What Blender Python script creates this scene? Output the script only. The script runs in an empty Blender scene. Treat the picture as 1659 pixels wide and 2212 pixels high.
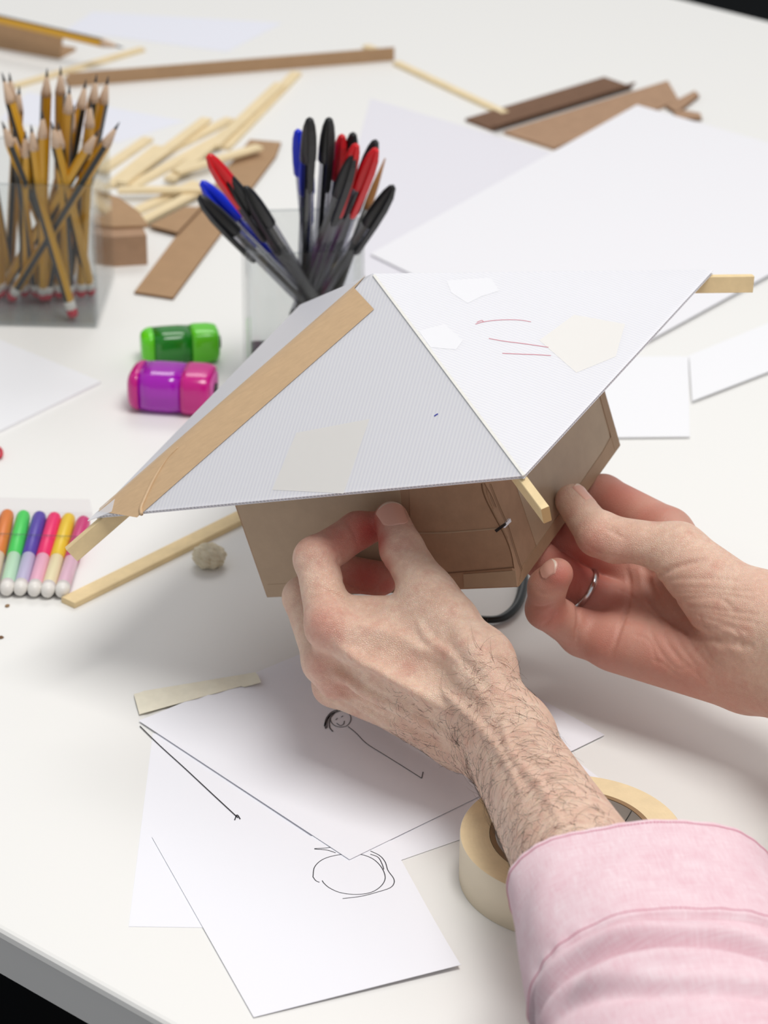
import bpy, math, random
import numpy as np
from mathutils import Vector, Matrix

# ------------------------------------------------------------------ camera, world, lights, exposure
S = bpy.context.scene
COL = S.collection
random.seed(7)
rng = np.random.default_rng(11)
FPX = 6450.0                      # focal length, pixels of a 1659 x 2212 frame
PITCH, ROLL, CAM_H = math.radians(27.2), math.radians(0.4), 795.0   # mm above the table top
c_, s_ = math.cos(ROLL), math.sin(ROLL)
cp, sp = math.cos(PITCH), math.sin(PITCH)
C0 = np.array([0.0, -CAM_H / math.tan(PITCH), CAM_H])

def ray(px, py):
    x = (px - 829.5) / FPX; y = -(py - 1106.0) / FPX
    x, y = c_ * x - s_ * y, s_ * x + c_ * y
    return np.array([x, cp + y * sp, -sp + y * cp])
def P(px, py, Z): return C0 + ray(px, py) * Z              # point at camera distance Z (mm)
def T(px, py, z=0.0):                                      # point on the plane z above the table
    d = ray(px, py); return C0 + d * ((z - C0[2]) / d[2])

cam = bpy.data.cameras.new('camera'); camo = bpy.data.objects.new('camera', cam); COL.objects.link(camo)
camo.location = C0 * 0.001
camo.rotation_euler = (Matrix.Rotation(math.pi / 2 - PITCH, 3, 'X') @ Matrix.Rotation(ROLL, 3, 'Z')).to_euler()
cam.sensor_fit = 'VERTICAL'; cam.sensor_height = 36.0; cam.lens = FPX / 2212 * 36.0
cam.clip_start = 0.05; cam.clip_end = 50
cam.dof.use_dof = True; cam.dof.focus_distance = 1.435; cam.dof.aperture_fstop = 13.0
S.camera = camo

w = bpy.data.worlds.new('world'); S.world = w; w.use_nodes = True
w.node_tree.nodes['Background'].inputs[0].default_value = (0.95, 0.97, 1.0, 1)
w.node_tree.nodes['Background'].inputs[1].default_value = 0.43

def area(name, loc, target, sx, sy, power, col):
    l = bpy.data.lights.new(name, 'AREA'); l.shape = 'RECTANGLE'; l.size = sx; l.size_y = sy; l.energy = power; l.color = col
    o = bpy.data.objects.new(name, l); COL.objects.link(o); o.location = loc
    o.rotation_euler = (Vector(target) - Vector(loc)).to_track_quat('-Z', 'Y').to_euler()
    return o
area('ceiling_light', (0.50, -0.50, 2.3), (0.05, -0.15, 0.0), 1.15, 0.95, 40, (1.0, 0.98, 0.95))
area('ceiling_light_rear', (0.0, 2.4, 2.5), (0.0, 1.3, 0.0), 1.6, 1.2, 23, (1.0, 0.98, 0.95))

S.view_settings.view_transform = 'Standard'; S.view_settings.look = 'None'
S.view_settings.gamma = 1.0; S.view_settings.use_curve_mapping = False
S.view_settings.exposure = 0.0
S.cycles.transparent_max_bounces = 40; S.cycles.max_bounces = 14

# ------------------------------------------------------------------ materials
def lin(c):
    return tuple(((v / 255) / 12.92 if v / 255 <= 0.04045 else ((v / 255 + 0.055) / 1.055) ** 2.4) for v in c) + (1.0,)
class N:                                                    # tiny node helper
    def __init__(s, name):
        s.m = bpy.data.materials.new(name); s.m.use_nodes = True; s.t = s.m.node_tree; s.n = s.t.nodes; s.b = s.n['Principled BSDF']
        s.out = s.n['Material Output']
    def add(s, typ, **kw):
        x = s.n.new(typ)
        for k, v in kw.items():
            if k.startswith('i_'):
                key = k[2:]; key = int(key) if key.isdigit() else key.replace('_', ' ')
                x.inputs[key].default_value = v
            else: setattr(x, k, v)
        return x
    def link(s, a, b): s.t.links.new(a, b)
def pbr(name, rgb, rough=0.5, spec=0.5, noise=None, bump=None, metal=0.0, trans=0.0, coat=0.0, coord='Object'):
    """rgb in sRGB 0-255; noise=(scale, amount, stretch), bump=(scale, strength)"""
    k = N(name); b = k.b
    b.inputs['Base Color'].default_value = lin(rgb); b.inputs['Roughness'].default_value = rough
    b.inputs['Specular IOR Level'].default_value = spec; b.inputs['Metallic'].default_value = metal
    b.inputs['Transmission Weight'].default_value = trans; b.inputs['Coat Weight'].default_value = coat
    tc = k.add('ShaderNodeTexCoord')
    if noise:
        mp = k.add('ShaderNodeMapping'); k.link(tc.outputs[coord], mp.inputs[0])
        mp.inputs['Scale'].default_value = noise[2] if len(noise) > 2 else (1, 1, 1)
        nz = k.add('ShaderNodeTexNoise', i_Scale=noise[0], i_Detail=6.0, i_Roughness=0.65); k.link(mp.outputs[0], nz.inputs[0])
        r = k.add('ShaderNodeMapRange', i_1=0.3, i_2=0.7, i_3=1 - noise[1], i_4=1 + noise[1]); k.link(nz.outputs[0], r.inputs[0])
        mx = k.add('ShaderNodeMix', data_type='RGBA', blend_type='MULTIPLY'); mx.inputs[0].default_value = 1
        mx.inputs[6].default_value = lin(rgb); k.link(r.outputs[0], mx.inputs[7]); k.link(mx.outputs[2], b.inputs['Base Color'])
    if bump:
        nz = k.add('ShaderNodeTexNoise', i_Scale=bump[0], i_Detail=5.0); k.link(tc.outputs[coord], nz.inputs[0])
        bp = k.add('ShaderNodeBump', i_Strength=bump[1], i_Distance=0.001); k.link(nz.outputs[0], bp.inputs['Height']); k.link(bp.outputs[0], b.inputs['Normal'])
    return k.m
def clear(name, rgb, gloss=0.12, rough=0.05, dens=1.0):       # thin clear plastic
    k = N(name); k.n.remove(k.b)
    t = k.add('ShaderNodeBsdfTransparent'); t.inputs[0].default_value = lin(rgb)
    g = k.add('ShaderNodeBsdfGlossy'); g.inputs['Roughness'].default_value = rough
    f = k.add('ShaderNodeLayerWeight'); f.inputs[0].default_value = .5; mx = k.add('ShaderNodeMixShader')
    pw = k.add('ShaderNodeMath', operation='POWER'); pw.inputs[1].default_value = 4.0; k.link(f.outputs['Facing'], pw.inputs[0])
    m = k.add('ShaderNodeMath', operation='MULTIPLY_ADD'); m.inputs[1].default_value = dens * .7; m.inputs[2].default_value = gloss * 0.3
    k.link(pw.outputs[0], m.inputs[0]); k.link(m.outputs[0], mx.inputs[0]); k.link(t.outputs[0], mx.inputs[1]); k.link(g.outputs[0], mx.inputs[2])
    k.link(mx.outputs[0], k.out.inputs[0]); return k.m

M = {}
M['table'] = pbr('table_laminate', (235, 234, 231), 0.42, 0.4, bump=(900, 0.02))
M['table_edge'] = pbr('table_edge_band', (228, 227, 225), 0.5)
M['leg'] = pbr('table_leg_metal', (60, 60, 62), 0.4)
M['floor'] = pbr('floor_carpet', (16, 18, 20), 0.95, 0.1, noise=(300, 0.3))
M['paper'] = pbr('paper_white', (240, 240, 246), 0.75, 0.2, bump=(1500, 0.03))
M['paper_far'] = pbr('paper_bluish', (228, 229, 238), 0.75, 0.2)
M['ink'] = pbr('ink_black', (38, 38, 46), 0.6)
M['pencil_mark'] = pbr('pencil_grey', (104, 101, 104), 0.7)
M['ink_red'] = pbr('ink_red_thin', (205, 120, 135), 0.7)
M['ink_blue'] = pbr('ink_blue_dot', (70, 75, 160), 0.7)
M['card'] = pbr('cardboard_brown', (170, 138, 112), 0.85, 0.15, noise=(120, 0.07, (1, 1, 1)), bump=(700, 0.06))
M['card_far'] = pbr('cardboard_strip', (172, 140, 108), 0.85, 0.15, noise=(60, 0.05))
M['card_shaded'] = pbr('cardboard_shaded', (120, 92, 74), 0.85, 0.15, noise=(120, 0.07))  # cardboard with the shade of an upright face put into its colour
M['card_edge'] = pbr('cardboard_core', (120, 92, 70), 0.9, 0.1)
M['kraft'] = pbr('kraft_tape', (204, 172, 134), 0.42, 0.45, noise=(140, 0.06, (1, 4, 1)), bump=(160, 0.12))
M['kraft_wall'] = pbr('kraft_tape_wall', (176, 152, 126), 0.45, 0.4, noise=(60, 0.06), bump=(90, 0.15))
M['wood'] = pbr('bare_wood_strip', (228, 204, 158), 0.6, 0.3, noise=(60, 0.10, (1, 1, 1)))
M['wood_far'] = pbr('bare_wood_stick', (232, 212, 172), 0.65, 0.25, noise=(50, 0.06))
M['wood_end'] = pbr('bare_wood_end', (206, 172, 122), 0.7, 0.2)
M['masking'] = pbr('masking_tape_cream', (226, 216, 190), 0.65, 0.3, noise=(80, 0.04), bump=(500, 0.15))
M['masking_strip'] = pbr('masking_tape_torn', (236, 230, 210), 0.6, 0.3, noise=(120, 0.05), bump=(400, 0.2))
M['masking_face'] = pbr('masking_tape_rolled_side', (234, 212, 172), 0.7, 0.25, noise=(120, 0.05), bump=(900, 0.1))
M['masking_out'] = pbr('masking_tape_outer', (222, 208, 184), 0.6, 0.3, bump=(700, 0.08))
M['core_card'] = pbr('tape_core_card', (150, 122, 92), 0.85, 0.15)
M['core_in'] = pbr('tape_core_lining', (196, 192, 186), 0.45, 0.4)
M['cable'] = pbr('cable_black', (16, 22, 24), 0.4, 0.5)
M['pencil_y'] = pbr('pencil_yellow_lacquer', (212, 158, 36), 0.35, 0.5)
M['pencil_k'] = pbr('pencil_black_lacquer', (38, 38, 36), 0.35, 0.5)
M['pencil_w'] = pbr('pencil_wood', (206, 178, 152), 0.7)
M['lead'] = pbr('pencil_lead', (58, 58, 62), 0.4)
M['pencil_band'] = pbr('pencil_white_band', (232, 228, 222), 0.4)
M['pencil_red'] = pbr('pencil_red_dip', (196, 40, 62), 0.35)
M['brown'] = pbr('brown_wood_tip', (150, 100, 50), 0.6)
M['acrylic'] = clear('clear_acrylic', (246, 247, 247), 0.10)
M['acrylic_edge'] = clear('acrylic_cut_edge', (238, 240, 241), 0.2, 0.2)
M['barrel'] = clear('pen_barrel_clear', (205, 205, 210), 0.3, 0.12)
M['pouch'] = clear('clear_pouch', (252, 251, 252), 0.05, 0.1, 0.25)
for nm, cc in (('black', (24, 25, 27)), ('red', (206, 8, 22)), ('blue', (4, 40, 205))):
    M['cap_' + nm] = pbr('pen_cap_' + nm, cc, 0.38, 0.5)
M['pen_tube'] = pbr('pen_ink_tube', (60, 58, 64), 0.4)
M['pen_metal'] = pbr('pen_brass', (190, 170, 120), 0.3, metal=1.0)
M['coroplast_sheet'] = pbr('corrugated_sheet_white', (238, 238, 241), 0.45, 0.4)
M['sheet_white'] = pbr('plastic_sheet_white', (235, 234, 238), 0.5, 0.35)
M['sheet_shaded'] = pbr('plastic_sheet_shaded', (225, 223, 230), 0.6, 0.3)  # shading of a bent white sheet put into one lilac grey

# ------------------------------------------------------------------ mesh helpers (mm in, metres out)
def mesh(name, V, F, mat, smooth=False, fm=None):
    me = bpy.data.meshes.new(name)
    V = np.asarray(V, float) * 0.001
    me.from_pydata(V.tolist(), [], [tuple(int(i) for i in f) for f in F])
    for m in (mat if isinstance(mat, (list, tuple)) else [mat]): me.materials.append(m)
    if fm is not None: me.polygons.foreach_set('material_index', np.asarray(fm, dtype=np.int32))
    if smooth: me.polygons.foreach_set('use_smooth', [True] * len(me.polygons))
    me.update(); return me
def link(name, me, parent=None):
    o = bpy.data.objects.new(name, me); COL.objects.link(o)
    if parent is not None: o.parent = parent
    return o
def tag(o, label=None, cat=None, group=None, kind=None):
    for k, v in (('label', label), ('category', cat), ('group', group), ('kind', kind)):
        if v: o[k] = v
    return o
def empty(name, loc, label, cat, group=None):
    o = bpy.data.objects.new(name, None); COL.objects.link(o); o.empty_display_size = 0.02
    o.location = Vector(np.asarray(loc, float) * 0.001); return tag(o, label, cat, group)
def part(root, name, V, F, mat, smooth=False, fm=None, sub=None, kind=None, label=None):
    base = np.array(root.location) * 1000.0
    o = link(name, mesh(name, np.asarray(V, float) - base, F, mat, smooth, fm), sub or root)
    return tag(o, label, kind=kind)
def solo(name, V, F, mat, label, cat, group=None, smooth=False, fm=None):
    V = np.asarray(V, float); base = np.array([V[:, 0].mean(), V[:, 1].mean(), V[:, 2].min()])
    o = link(name, mesh(name, V - base, F, mat, smooth, fm)); o.location = Vector(base * 0.001)
    return tag(o, label, cat, group)
def join(*vf):
    V, F = [], []
    for v, f in vf:
        n = len(V); V += [list(x) for x in np.asarray(v, float)]; F += [tuple(i + n for i in q) for q in f]
    return np.array(V), F
def prism(poly, off):                                       # polygon (3D) extruded by the vector off
    poly = np.asarray(poly, float); n = len(poly); V = np.vstack([poly, poly + np.asarray(off, float)])
    F = [tuple(range(n))[::-1], tuple(range(n, 2 * n))] + [(i, (i + 1) % n, n + (i + 1) % n, n + i) for i in range(n)]
    return V, F
def unit(v): v = np.asarray(v, float); return v / np.linalg.norm(v)
def bar(a, b, w, h, up=(0, 0, 1), bev=0.35):                # rectangular strip from a to b, chamfered long edges; a,b = centre line
    a, b = np.asarray(a, float), np.asarray(b, float); d = unit(b - a); s = unit(np.cross(d, up)); u = np.cross(s, d)
    W, Hh = w / 2, h / 2
    prof = [(-W + bev, -Hh), (W - bev, -Hh), (W, -Hh + bev), (W, Hh - bev), (W - bev, Hh), (-W + bev, Hh), (-W, Hh - bev), (-W, -Hh + bev)]
    ring = np.array([s * x + u * y for x, y in prof])
    return prism(a + ring, b - a)
def loft(rings, cap=True):
    n = len(rings[0]); V = np.vstack(rings); F = []
    for r in range(len(rings) - 1):
        for i in range(n):
            j = (i + 1) % n; F.append((r * n + i, r * n + j, (r + 1) * n + j, (r + 1) * n + i))
    if cap: F.append(tuple(range(n))[::-1]); F.append(tuple(range((len(rings) - 1) * n, len(rings) * n)))
    return V, F
def lathe(prof, n=16, cap=True):                            # (radius, z) profile round z
    an = np.arange(n) * 2 * math.pi / n
    return loft([np.c_[r * np.cos(an), r * np.sin(an), np.full(n, z)] for r, z in prof], cap)
def tube(pts, r, n=8):
    pts = np.asarray(pts, float); rings = []; r = np.broadcast_to(r, (len(pts),))
    d0 = unit(pts[1] - pts[0]); s = unit(np.cross(d0, (0.31, 0.2, 0.9)))
    an = np.arange(n) * 2 * math.pi / n
    for i, p in enumerate(pts):
        d = unit(pts[min(i + 1, len(pts) - 1)] - pts[max(i - 1, 0)]); s = unit(s - d * (s @ d)); u = np.cross(d, s)
        rings.append(p + r[i] * (np.cos(an)[:, None] * s + np.sin(an)[:, None] * u))
    return loft(rings)
def spline(pts, n=8):                                       # Catmull-Rom through the points
    p = np.asarray(pts, float); p = np.vstack([2 * p[0] - p[1], p, 2 * p[-1] - p[-2]]); out = []
    for i in range(1, len(p) - 2):
        for t in np.arange(n) / n:
            a, b, c, d = p[i - 1:i + 3]
            out.append(0.5 * (2 * b + (c - a) * t + (2 * a - 5 * b + 4 * c - d) * t * t + (3 * b - a - 3 * c + d) * t ** 3))
    out.append(p[-2]); return np.array(out)
def ribbon(pts, w, nrm=(0, 0, 1)):                          # flat drawn line
    pts = np.asarray(pts, float); V, F = [], []; w = np.broadcast_to(w, (len(pts),))
    for i, p in enumerate(pts):
        d = unit(pts[min(i + 1, len(pts) - 1)] - pts[max(i - 1, 0)]); s = unit(np.cross(nrm, d)) * w[i] / 2
        V += [p - s, p + s]
        if i: F.append((2 * i - 2, 2 * i - 1, 2 * i + 1, 2 * i))
    return np.array(V), F
def look(z, x=(1, 0, 0)):                                   # rotation whose z axis is z
    z = unit(z); x = np.asarray(x, float); x = unit(x - z * (x @ z)) if abs(unit(x) @ z) < 0.99 else unit(np.cross(z, (0.3, 1, 0.2)))
    y = np.cross(z, x); return np.column_stack([x, y, z])
def mat4(R, t):
    m = np.eye(4); m[:3, :3] = R; m[:3, 3] = np.asarray(t, float) * 0.001; return Matrix(m.tolist())
def dup(root, m4, label=None):
    r = root.copy(); COL.objects.link(r); r.matrix_world = m4
    if label: r['label'] = label
    for ch in root.children:
        q = ch.copy(); COL.objects.link(q); q.parent = r
        for g in ch.children:
            h = g.copy(); COL.objects.link(h); h.parent = q
    return r

# ------------------------------------------------------------------ setting: floor
fl, ff = prism([(-2500, -2500, -740), (2500, -2500, -740), (2500, 4500, -740), (-2500, 4500, -740)], (0, 0, -20))
tag(link('floor', mesh('floor', fl, ff, M['floor'])), 'dark floor seen past the table edges', kind='structure')

# ------------------------------------------------------------------ table
n0, n1 = T(0, 2010)[:2], T(360, 2212)[:2]; f0, f1 = T(1480, 0)[:2], T(1659, 45)[:2]
ud = unit(n1 - n0); nd = np.array([-ud[1], ud[0]])
dep = float((f0 - n0) @ nd)
def tp(a, b): q = n0 + ud * a + nd * b; return q
LA, LB = -1500.0, 1500.0
def tring(inset, z):
    r = 22.0; out = []
    for (a, b, sa, sb) in ((LA, 0, 1, 1), (LB, 0, -1, 1), (LB, dep, -1, -1), (LA, dep, 1, -1)):
        cx, cy = a + sa * r, b + sb * r
        a0 = {(1, 1): math.pi, (-1, 1): 1.5 * math.pi, (-1, -1): 0.0, (1, -1): 0.5 * math.pi}[(sa, sb)]
        for k in range(7):
            th = a0 + k * math.pi / 12; q = tp(cx + (r - inset) * math.cos(th), cy + (r - inset) * math.sin(th)); out.append((q[0], q[1], z))
    return np.array(out)
tb = tp((LA + LB) / 2, dep / 2)
table = empty('table', (tb[0], tb[1], -740), 'large white laminate table under everything, with rounded corners', 'table')
V, F = loft([tring(0, -4), tring(0.6, -1.6), tring(1.8, -0.4), tring(3.5, 0)], cap=False)
F.append(tuple(range(len(V) - 28, len(V)))); F.append(tuple(range(28))[::-1])
part(table, 'tabletop', V, F, M['table'])
V, F = loft([tring(1.5, -26), tring(0.3, -25), tring(0.3, -4.05)]); part(table, 'edge_band', V, F, M['table_edge'])
for a, b in ((LA + 70, 70), (LB - 70, 70), (LB - 70, dep - 70), (LA + 70, dep - 70)):
    q = tp(a, b); V, F = lathe([(22, -740), (24, -738), (24, -40), (30, -30), (30, -26)], 20); V = V + np.array([q[0], q[1], 0]); part(table, 'leg', V, F, M['leg'], True)

# ------------------------------------------------------------------ papers
def sheet(px, z, th, mat, label, name='paper_sheet', cat='paper', group=None, curl=None, n=10):
    """quad sheet with corners given on the table, subdivided; curl(u,v)->lift"""
    c = [T(x, y, z) for x, y in px]; V, F = [], []
    for j in range(n + 1):
        for i in range(n + 1):
            u, v = i / n, j / n
            p = (c[0] * (1 - u) + c[1] * u) * (1 - v) + (c[3] * (1 - u) + c[2] * u) * v
            V.append(p + np.array([0, 0, curl(u, v) if curl else 0.0]))
    for j in range(n):
        for i in range(n):
            a = j * (n + 1) + i; F.append((a, a + 1, a + n + 2, a + n + 1))
    m = len(V); V = np.array(V); V = np.vstack([V + (0, 0, th), V]); F2 = [tuple(i + m for i in f[::-1]) for f in F]
    edge = list(range(n)) + [j * (n + 1) + n for j in range(n)] + [n * (n + 1) + n - i for i in range(n)] + [(n - j) * (n + 1) for j in range(n)]
    F3 = [(edge[k], edge[k] + m, edge[(k + 1) % len(edge)] + m, edge[(k + 1) % len(edge)]) for k in range(len(edge))]
    V0 = np.vstack([V]); f0 = F[0]
    if np.cross(V0[f0[1]] - V0[f0[0]], V0[f0[2]] - V0[f0[0]])[2] < 0:
        F = [f[::-1] for f in F]; F2 = [f[::-1] for f in F2]; F3 = [f[::-1] for f in F3]
    root = empty(name, (V[:, 0].mean(), V[:, 1].mean(), V[:, 2].min()), label, cat, group)
    part(root, 'sheet', V, F + F2 + F3, mat); return root
def draw(root, strokes, z, wmm, mat, name='pen_drawing', label=None):
    vf = []
    for k, st in enumerate(strokes):
        pts = spline([T(x, y, z + 0.02) for x, y in st], 6) if len(st) > 2 else np.array([T(x, y, z + 0.02) for x, y in st])
        vf.append(ribbon(pts, wmm))
    V, F = join(*vf); part(root, name, V, F, mat, label=label)

s1 = sheet([(330, 1585), (278, 2002), (700, 2008), (760, 1590)], 0.0, 0.22, M['paper'], 'white paper sheet lowest in the pile, its left and bottom edges showing')
s4 = sheet([(845, 1866), (1320, 1700), (1080, 1520), (620, 1600)], 0.25, 0.22, M['paper'], 'paper sheet whose edge shows between the figure drawing and the tape roll')
s2 = sheet([(328, 1808), (548, 2198), (995, 2092), (838, 1806)], 0.5, 0.22, M['paper'], 'white paper sheet nearest the table edge, with a drawn double circle',
           curl=lambda u, v: 9.0 * max(0, u - 0.55) ** 2 * v)
s3 = sheet([(300, 1558), (755, 1858), (1306, 1588), (850, 1330)], 0.85, 0.22, M['paper'], 'top white paper sheet with a pencil stick figure, under the hands',
           curl=lambda u, v: 0.4 * max(0, 1 - v * 2.0) * (0.3 + u * 0.3))
zt = 0.76
draw(s2, [[(676, 1894), (680, 1872), (700, 1855), (735, 1846), (775, 1845), (805, 1855), (825, 1875), (832, 1897), (822, 1915), (800, 1928), (768, 1932), (735, 1928), (712, 1918), (700, 1908), (696, 1902)],
          [(690, 1906), (682, 1902), (676, 1894)],
          [(800, 1838), (820, 1848), (832, 1862), (838, 1880), (850, 1897), (851, 1908), (842, 1918), (815, 1927), (780, 1936), (740, 1941)],
          [(800, 1845), (817, 1852), (826, 1868), (829, 1878)], [(679, 1833), (700, 1832), (722, 1829)], [(679, 1834), (705, 1836), (725, 1842)]], zt, 0.45, M['ink'])
draw(s1, [[(302, 1568), (345, 1610), (400, 1660), (460, 1716), (514, 1766)], [(507, 1771), (512, 1760), (519, 1769)]], 0.55, 0.55, M['ink'], label='long dark line ending in a small tick')
draw(s3, [[(752, 1569), (770, 1584), (792, 1606), (830, 1630), (870, 1655), (911, 1681)], [(911, 1681), (914, 1667)],
          [(735, 1535), (748, 1537), (757, 1546), (757, 1558), (748, 1568), (733, 1570), (720, 1565), (714, 1554), (719, 1542), (735, 1535)],
          [(727, 1562), (735, 1567), (742, 1564), (744, 1557)], [(725, 1555), (729, 1551)], [(737, 1549), (741, 1546)]], 1.3, 0.5, M['pencil_mark'], 'pencil_drawing')
draw(s3, [[(735, 1533), (718, 1537), (706, 1550), (702, 1565), (704, 1574)], [(730, 1536), (714, 1543), (707, 1558), (706, 1572)], [(724, 1538), (713, 1552), (712, 1570), (719, 1580)],
          [(720, 1540), (708, 1552), (701, 1568)], [(735, 1535), (760, 1534), (786, 1541)]], 1.31, 0.8, M['pencil_mark'], 'pencil_hair')

sheet([(140, 66), (200, 26), (610, 50), (490, 112)], 0.0, 0.25, M['paper_far'], 'pale bluish paper sheet at the far left, behind the long cardboard strip', 'paper_sheet')
sheet([(0, 258), (60, 200), (400, 262), (255, 308)], 0.0, 0.25, M['paper_far'], 'bluish white paper lying behind the pencil pot and stick pile', 'paper_sheet')

# plastic sheets
sheet([(-120, 690), (218, 830), (-60, 965), (-330, 800)], 0.0, 2.0, M['coroplast_sheet'], 'white corrugated plastic sheet, one corner on the left below the pencil pot', 'plastic_sheet', 'plastic sheet')
sheet([(800, 214), (1330, 372), (1230, 900), (620, 880)], 0.0, 0.7, M['sheet_shaded'], 'translucent plastic sheet with painted grey shading lying right behind the pen pot', 'plastic_sheet', 'plastic sheet')
sheet([(1487, 772), (1490, 945), (1000, 950), (1050, 772)], 0.8, 0.7, M['coroplast_sheet'], 'white plastic sheet showing a square corner right of the house roof', 'plastic_sheet', 'plastic sheet')
sheet([(1495, 868), (1900, 712), (1880, 610), (1488, 770)], 1.6, 0.7, M['coroplast_sheet'], 'white plastic sheet at the right edge, its front edge sloping upward', 'plastic_sheet', 'plastic sheet')
sheet([(1376, 228), (2000, 408), (1300, 788), (800, 545)], 3.4, 0.7, M['sheet_white'], 'large white plastic sheet whose far corner overlaps the cardboard offcuts', 'plastic_sheet', 'plastic sheet', curl=lambda u, v: -1.8 * v)

# ------------------------------------------------------------------ cardboard strips and offcuts
def strip(px, z, th, label, name='cardboard_strip', mat='card_far', off=None):
    poly = [T(x, y, z) for x, y in px]
    a = np.cross(poly[1] - poly[0], poly[2] - poly[0])[2]
    if a < 0: poly = poly[::-1]
    V, F = prism(poly, (0, 0, th)); return solo(name, V, F, [M[mat], M['card_edge']], label, 'cardboard', fm=[0, 0] + [1] * len(poly))
def angle(p0, p1, w, h, label, mat='card_far', th=2.5, lean=0.0, name='cardboard_angle'):
    """folded L strip: flat leg w wide, upright leg h high, from pixel p0 to p1 on the table"""
    a, b = T(*p0), T(*p1); d = unit(b - a); s = np.array([-d[1], d[0], 0])
    up = unit(np.array([0, 0, 1.0]) + s * lean)
    prof = [np.zeros(3), s * w, s * w + np.array([0, 0, th]), s * th * 1.2 + np.array([0, 0, th]), up * h + s * th, up * h]
    ring0 = np.array([a + q for q in prof]); V, F = prism(ring0, b - a)
    return solo(name, V, F, M[mat], label, 'cardboard')
strip([(540, 306), (607, 312), (596, 342), (484, 492), (478, 508), (374, 649), (290, 636), (428, 452), (438, 436)], 0.0, 2.0, 'long tan cardboard strip lying under the stick pile, towards the pen pot')
strip([(322, 492), (400, 452), (436, 452), (384, 508)], 2.1, 2.0, 'short torn cardboard offcut wedged under the near ends of the sticks')
angle((148, 188), (852, 131), 18, 11, 'long folded cardboard strip across the back, behind the sticks')
angle((-40, 98), (128, 128), 26, 24, 'folded cardboard offcut at the far left under a yellow pencil', lean=0.3)
angle((1062, 284), (1362, 192), 30, 9, 'thin folded cardboard strip with painted shade at the back of the right offcut pile', mat='card_shaded', lean=-0.9)  # leans forward and is coloured darker, both to show a shaded face
V, F = prism([T(1088, 290), T(1196, 325), T(1466, 222), T(1442, 180)], (0, 0, 2.5))
solo('cardboard_offcut', V, F, M['card'], 'wide tan cardboard offcut lying flat in the right pile under the sheet corner', 'cardboard')
strip([(1438, 236), (1500, 203), (1510, 212), (1462, 250)], 0.0, 3.0, 'small pointed cardboard sliver at the right end of the offcut pile', 'cardboard_offcut', 'card')
strip([(1452, 240), (1512, 250), (1516, 262), (1460, 262)], 0.0, 2.5, 'flat cardboard scrap under the right end of the offcut pile', 'cardboard_offcut', 'card')
# folded carton piece behind the pencil pot
cb = [T(224, 578), T(319, 572), T(304, 540), T(226, 530)]
car = empty('cardboard_fold', (cb[0] + cb[2]) / 2 * (1, 1, 0), 'short folded cardboard block between pencil pot and long strip', 'cardboard')
V, F = prism(cb, (0, 0, 22)); part(car, 'body', V, F, M['card'])
V, F = prism([T(x, y, 22.2) for x, y in ((218, 496), (321, 492), (300, 462), (258, 432), (208, 416))], (0, 0, 2)); part(car, 'flap', V, F, M['card_far'], label='paler top flap')

# ------------------------------------------------------------------ loose wood sticks
sticks = [((238, 402), (342, 318), 0, 'pale wood stick at the left of the pile, beside the pencil pot'),
          ((215, 372), (320, 300), 0, 'pale wood stick nearest the pencil pot'),
          ((262, 396), (446, 258), 3, 'pale wood stick across the pile middle with its far end highest'),
          ((338, 338), (497, 258), 0, 'pale wood stick at the back of the pile'),
          ((282, 404), (470, 300), 0, 'pale wood stick at the pile centre, just behind the crosswise one'),
          ((366, 388), (492, 284), 3, 'pale wood stick leaning over the gap right of the pile centre'),
          ((255, 411), (440, 409), 6, 'pale wood stick lying crosswise on the front of the pile'),
          ((290, 458), (425, 396), 0, 'front pale wood stick next to the torn offcut'),
          ((306, 478), (446, 404), 3, 'frontmost pale wood stick over the tan strip'),
          ((380, 372), (560, 318), 6, 'pale wood stick crossing over the long tan strip'),
          ((485, 320), (640, 158), 0, 'long pale wood stick reaching back to the folded strip'),
          ((462, 316), (604, 182), 3.1, 'long pale wood stick alongside the one reaching back')]
for a, b, z, lb in sticks:
    V, F = bar(T(*a, z + 1.5), T(*b, z + 1.5), 9.0, 3.0); solo('wood_stick', V, F, M['wood_far'], lb, 'wood stick', 'loose wood sticks')
for a, b, lb in (((30, 186), (308, 106), 'thin wood stick at the far left behind the pencils'),
                 ((790, 100), (830, 116), 'short wood stick end peeking out behind the long cardboard strip'),
                 ((856, 136), (1092, 246), 'thin wood stick slanting right from the end of the long cardboard strip')):
    V, F = bar(T(*a, 1.5), T(*b, 1.5), 7.0, 3.0); solo('wood_stick', V, F, M['wood_far'], lb, 'wood stick', 'loose wood sticks')
V, F = bar(T(147, 1302, 1.8), T(560, 1098, 1.8), 10.5, 3.6); solo('wood_stick', V, F, M['wood'], 'flat wood strip on the bare table, left of the cardboard house', 'wood stick', 'loose wood sticks')

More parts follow.
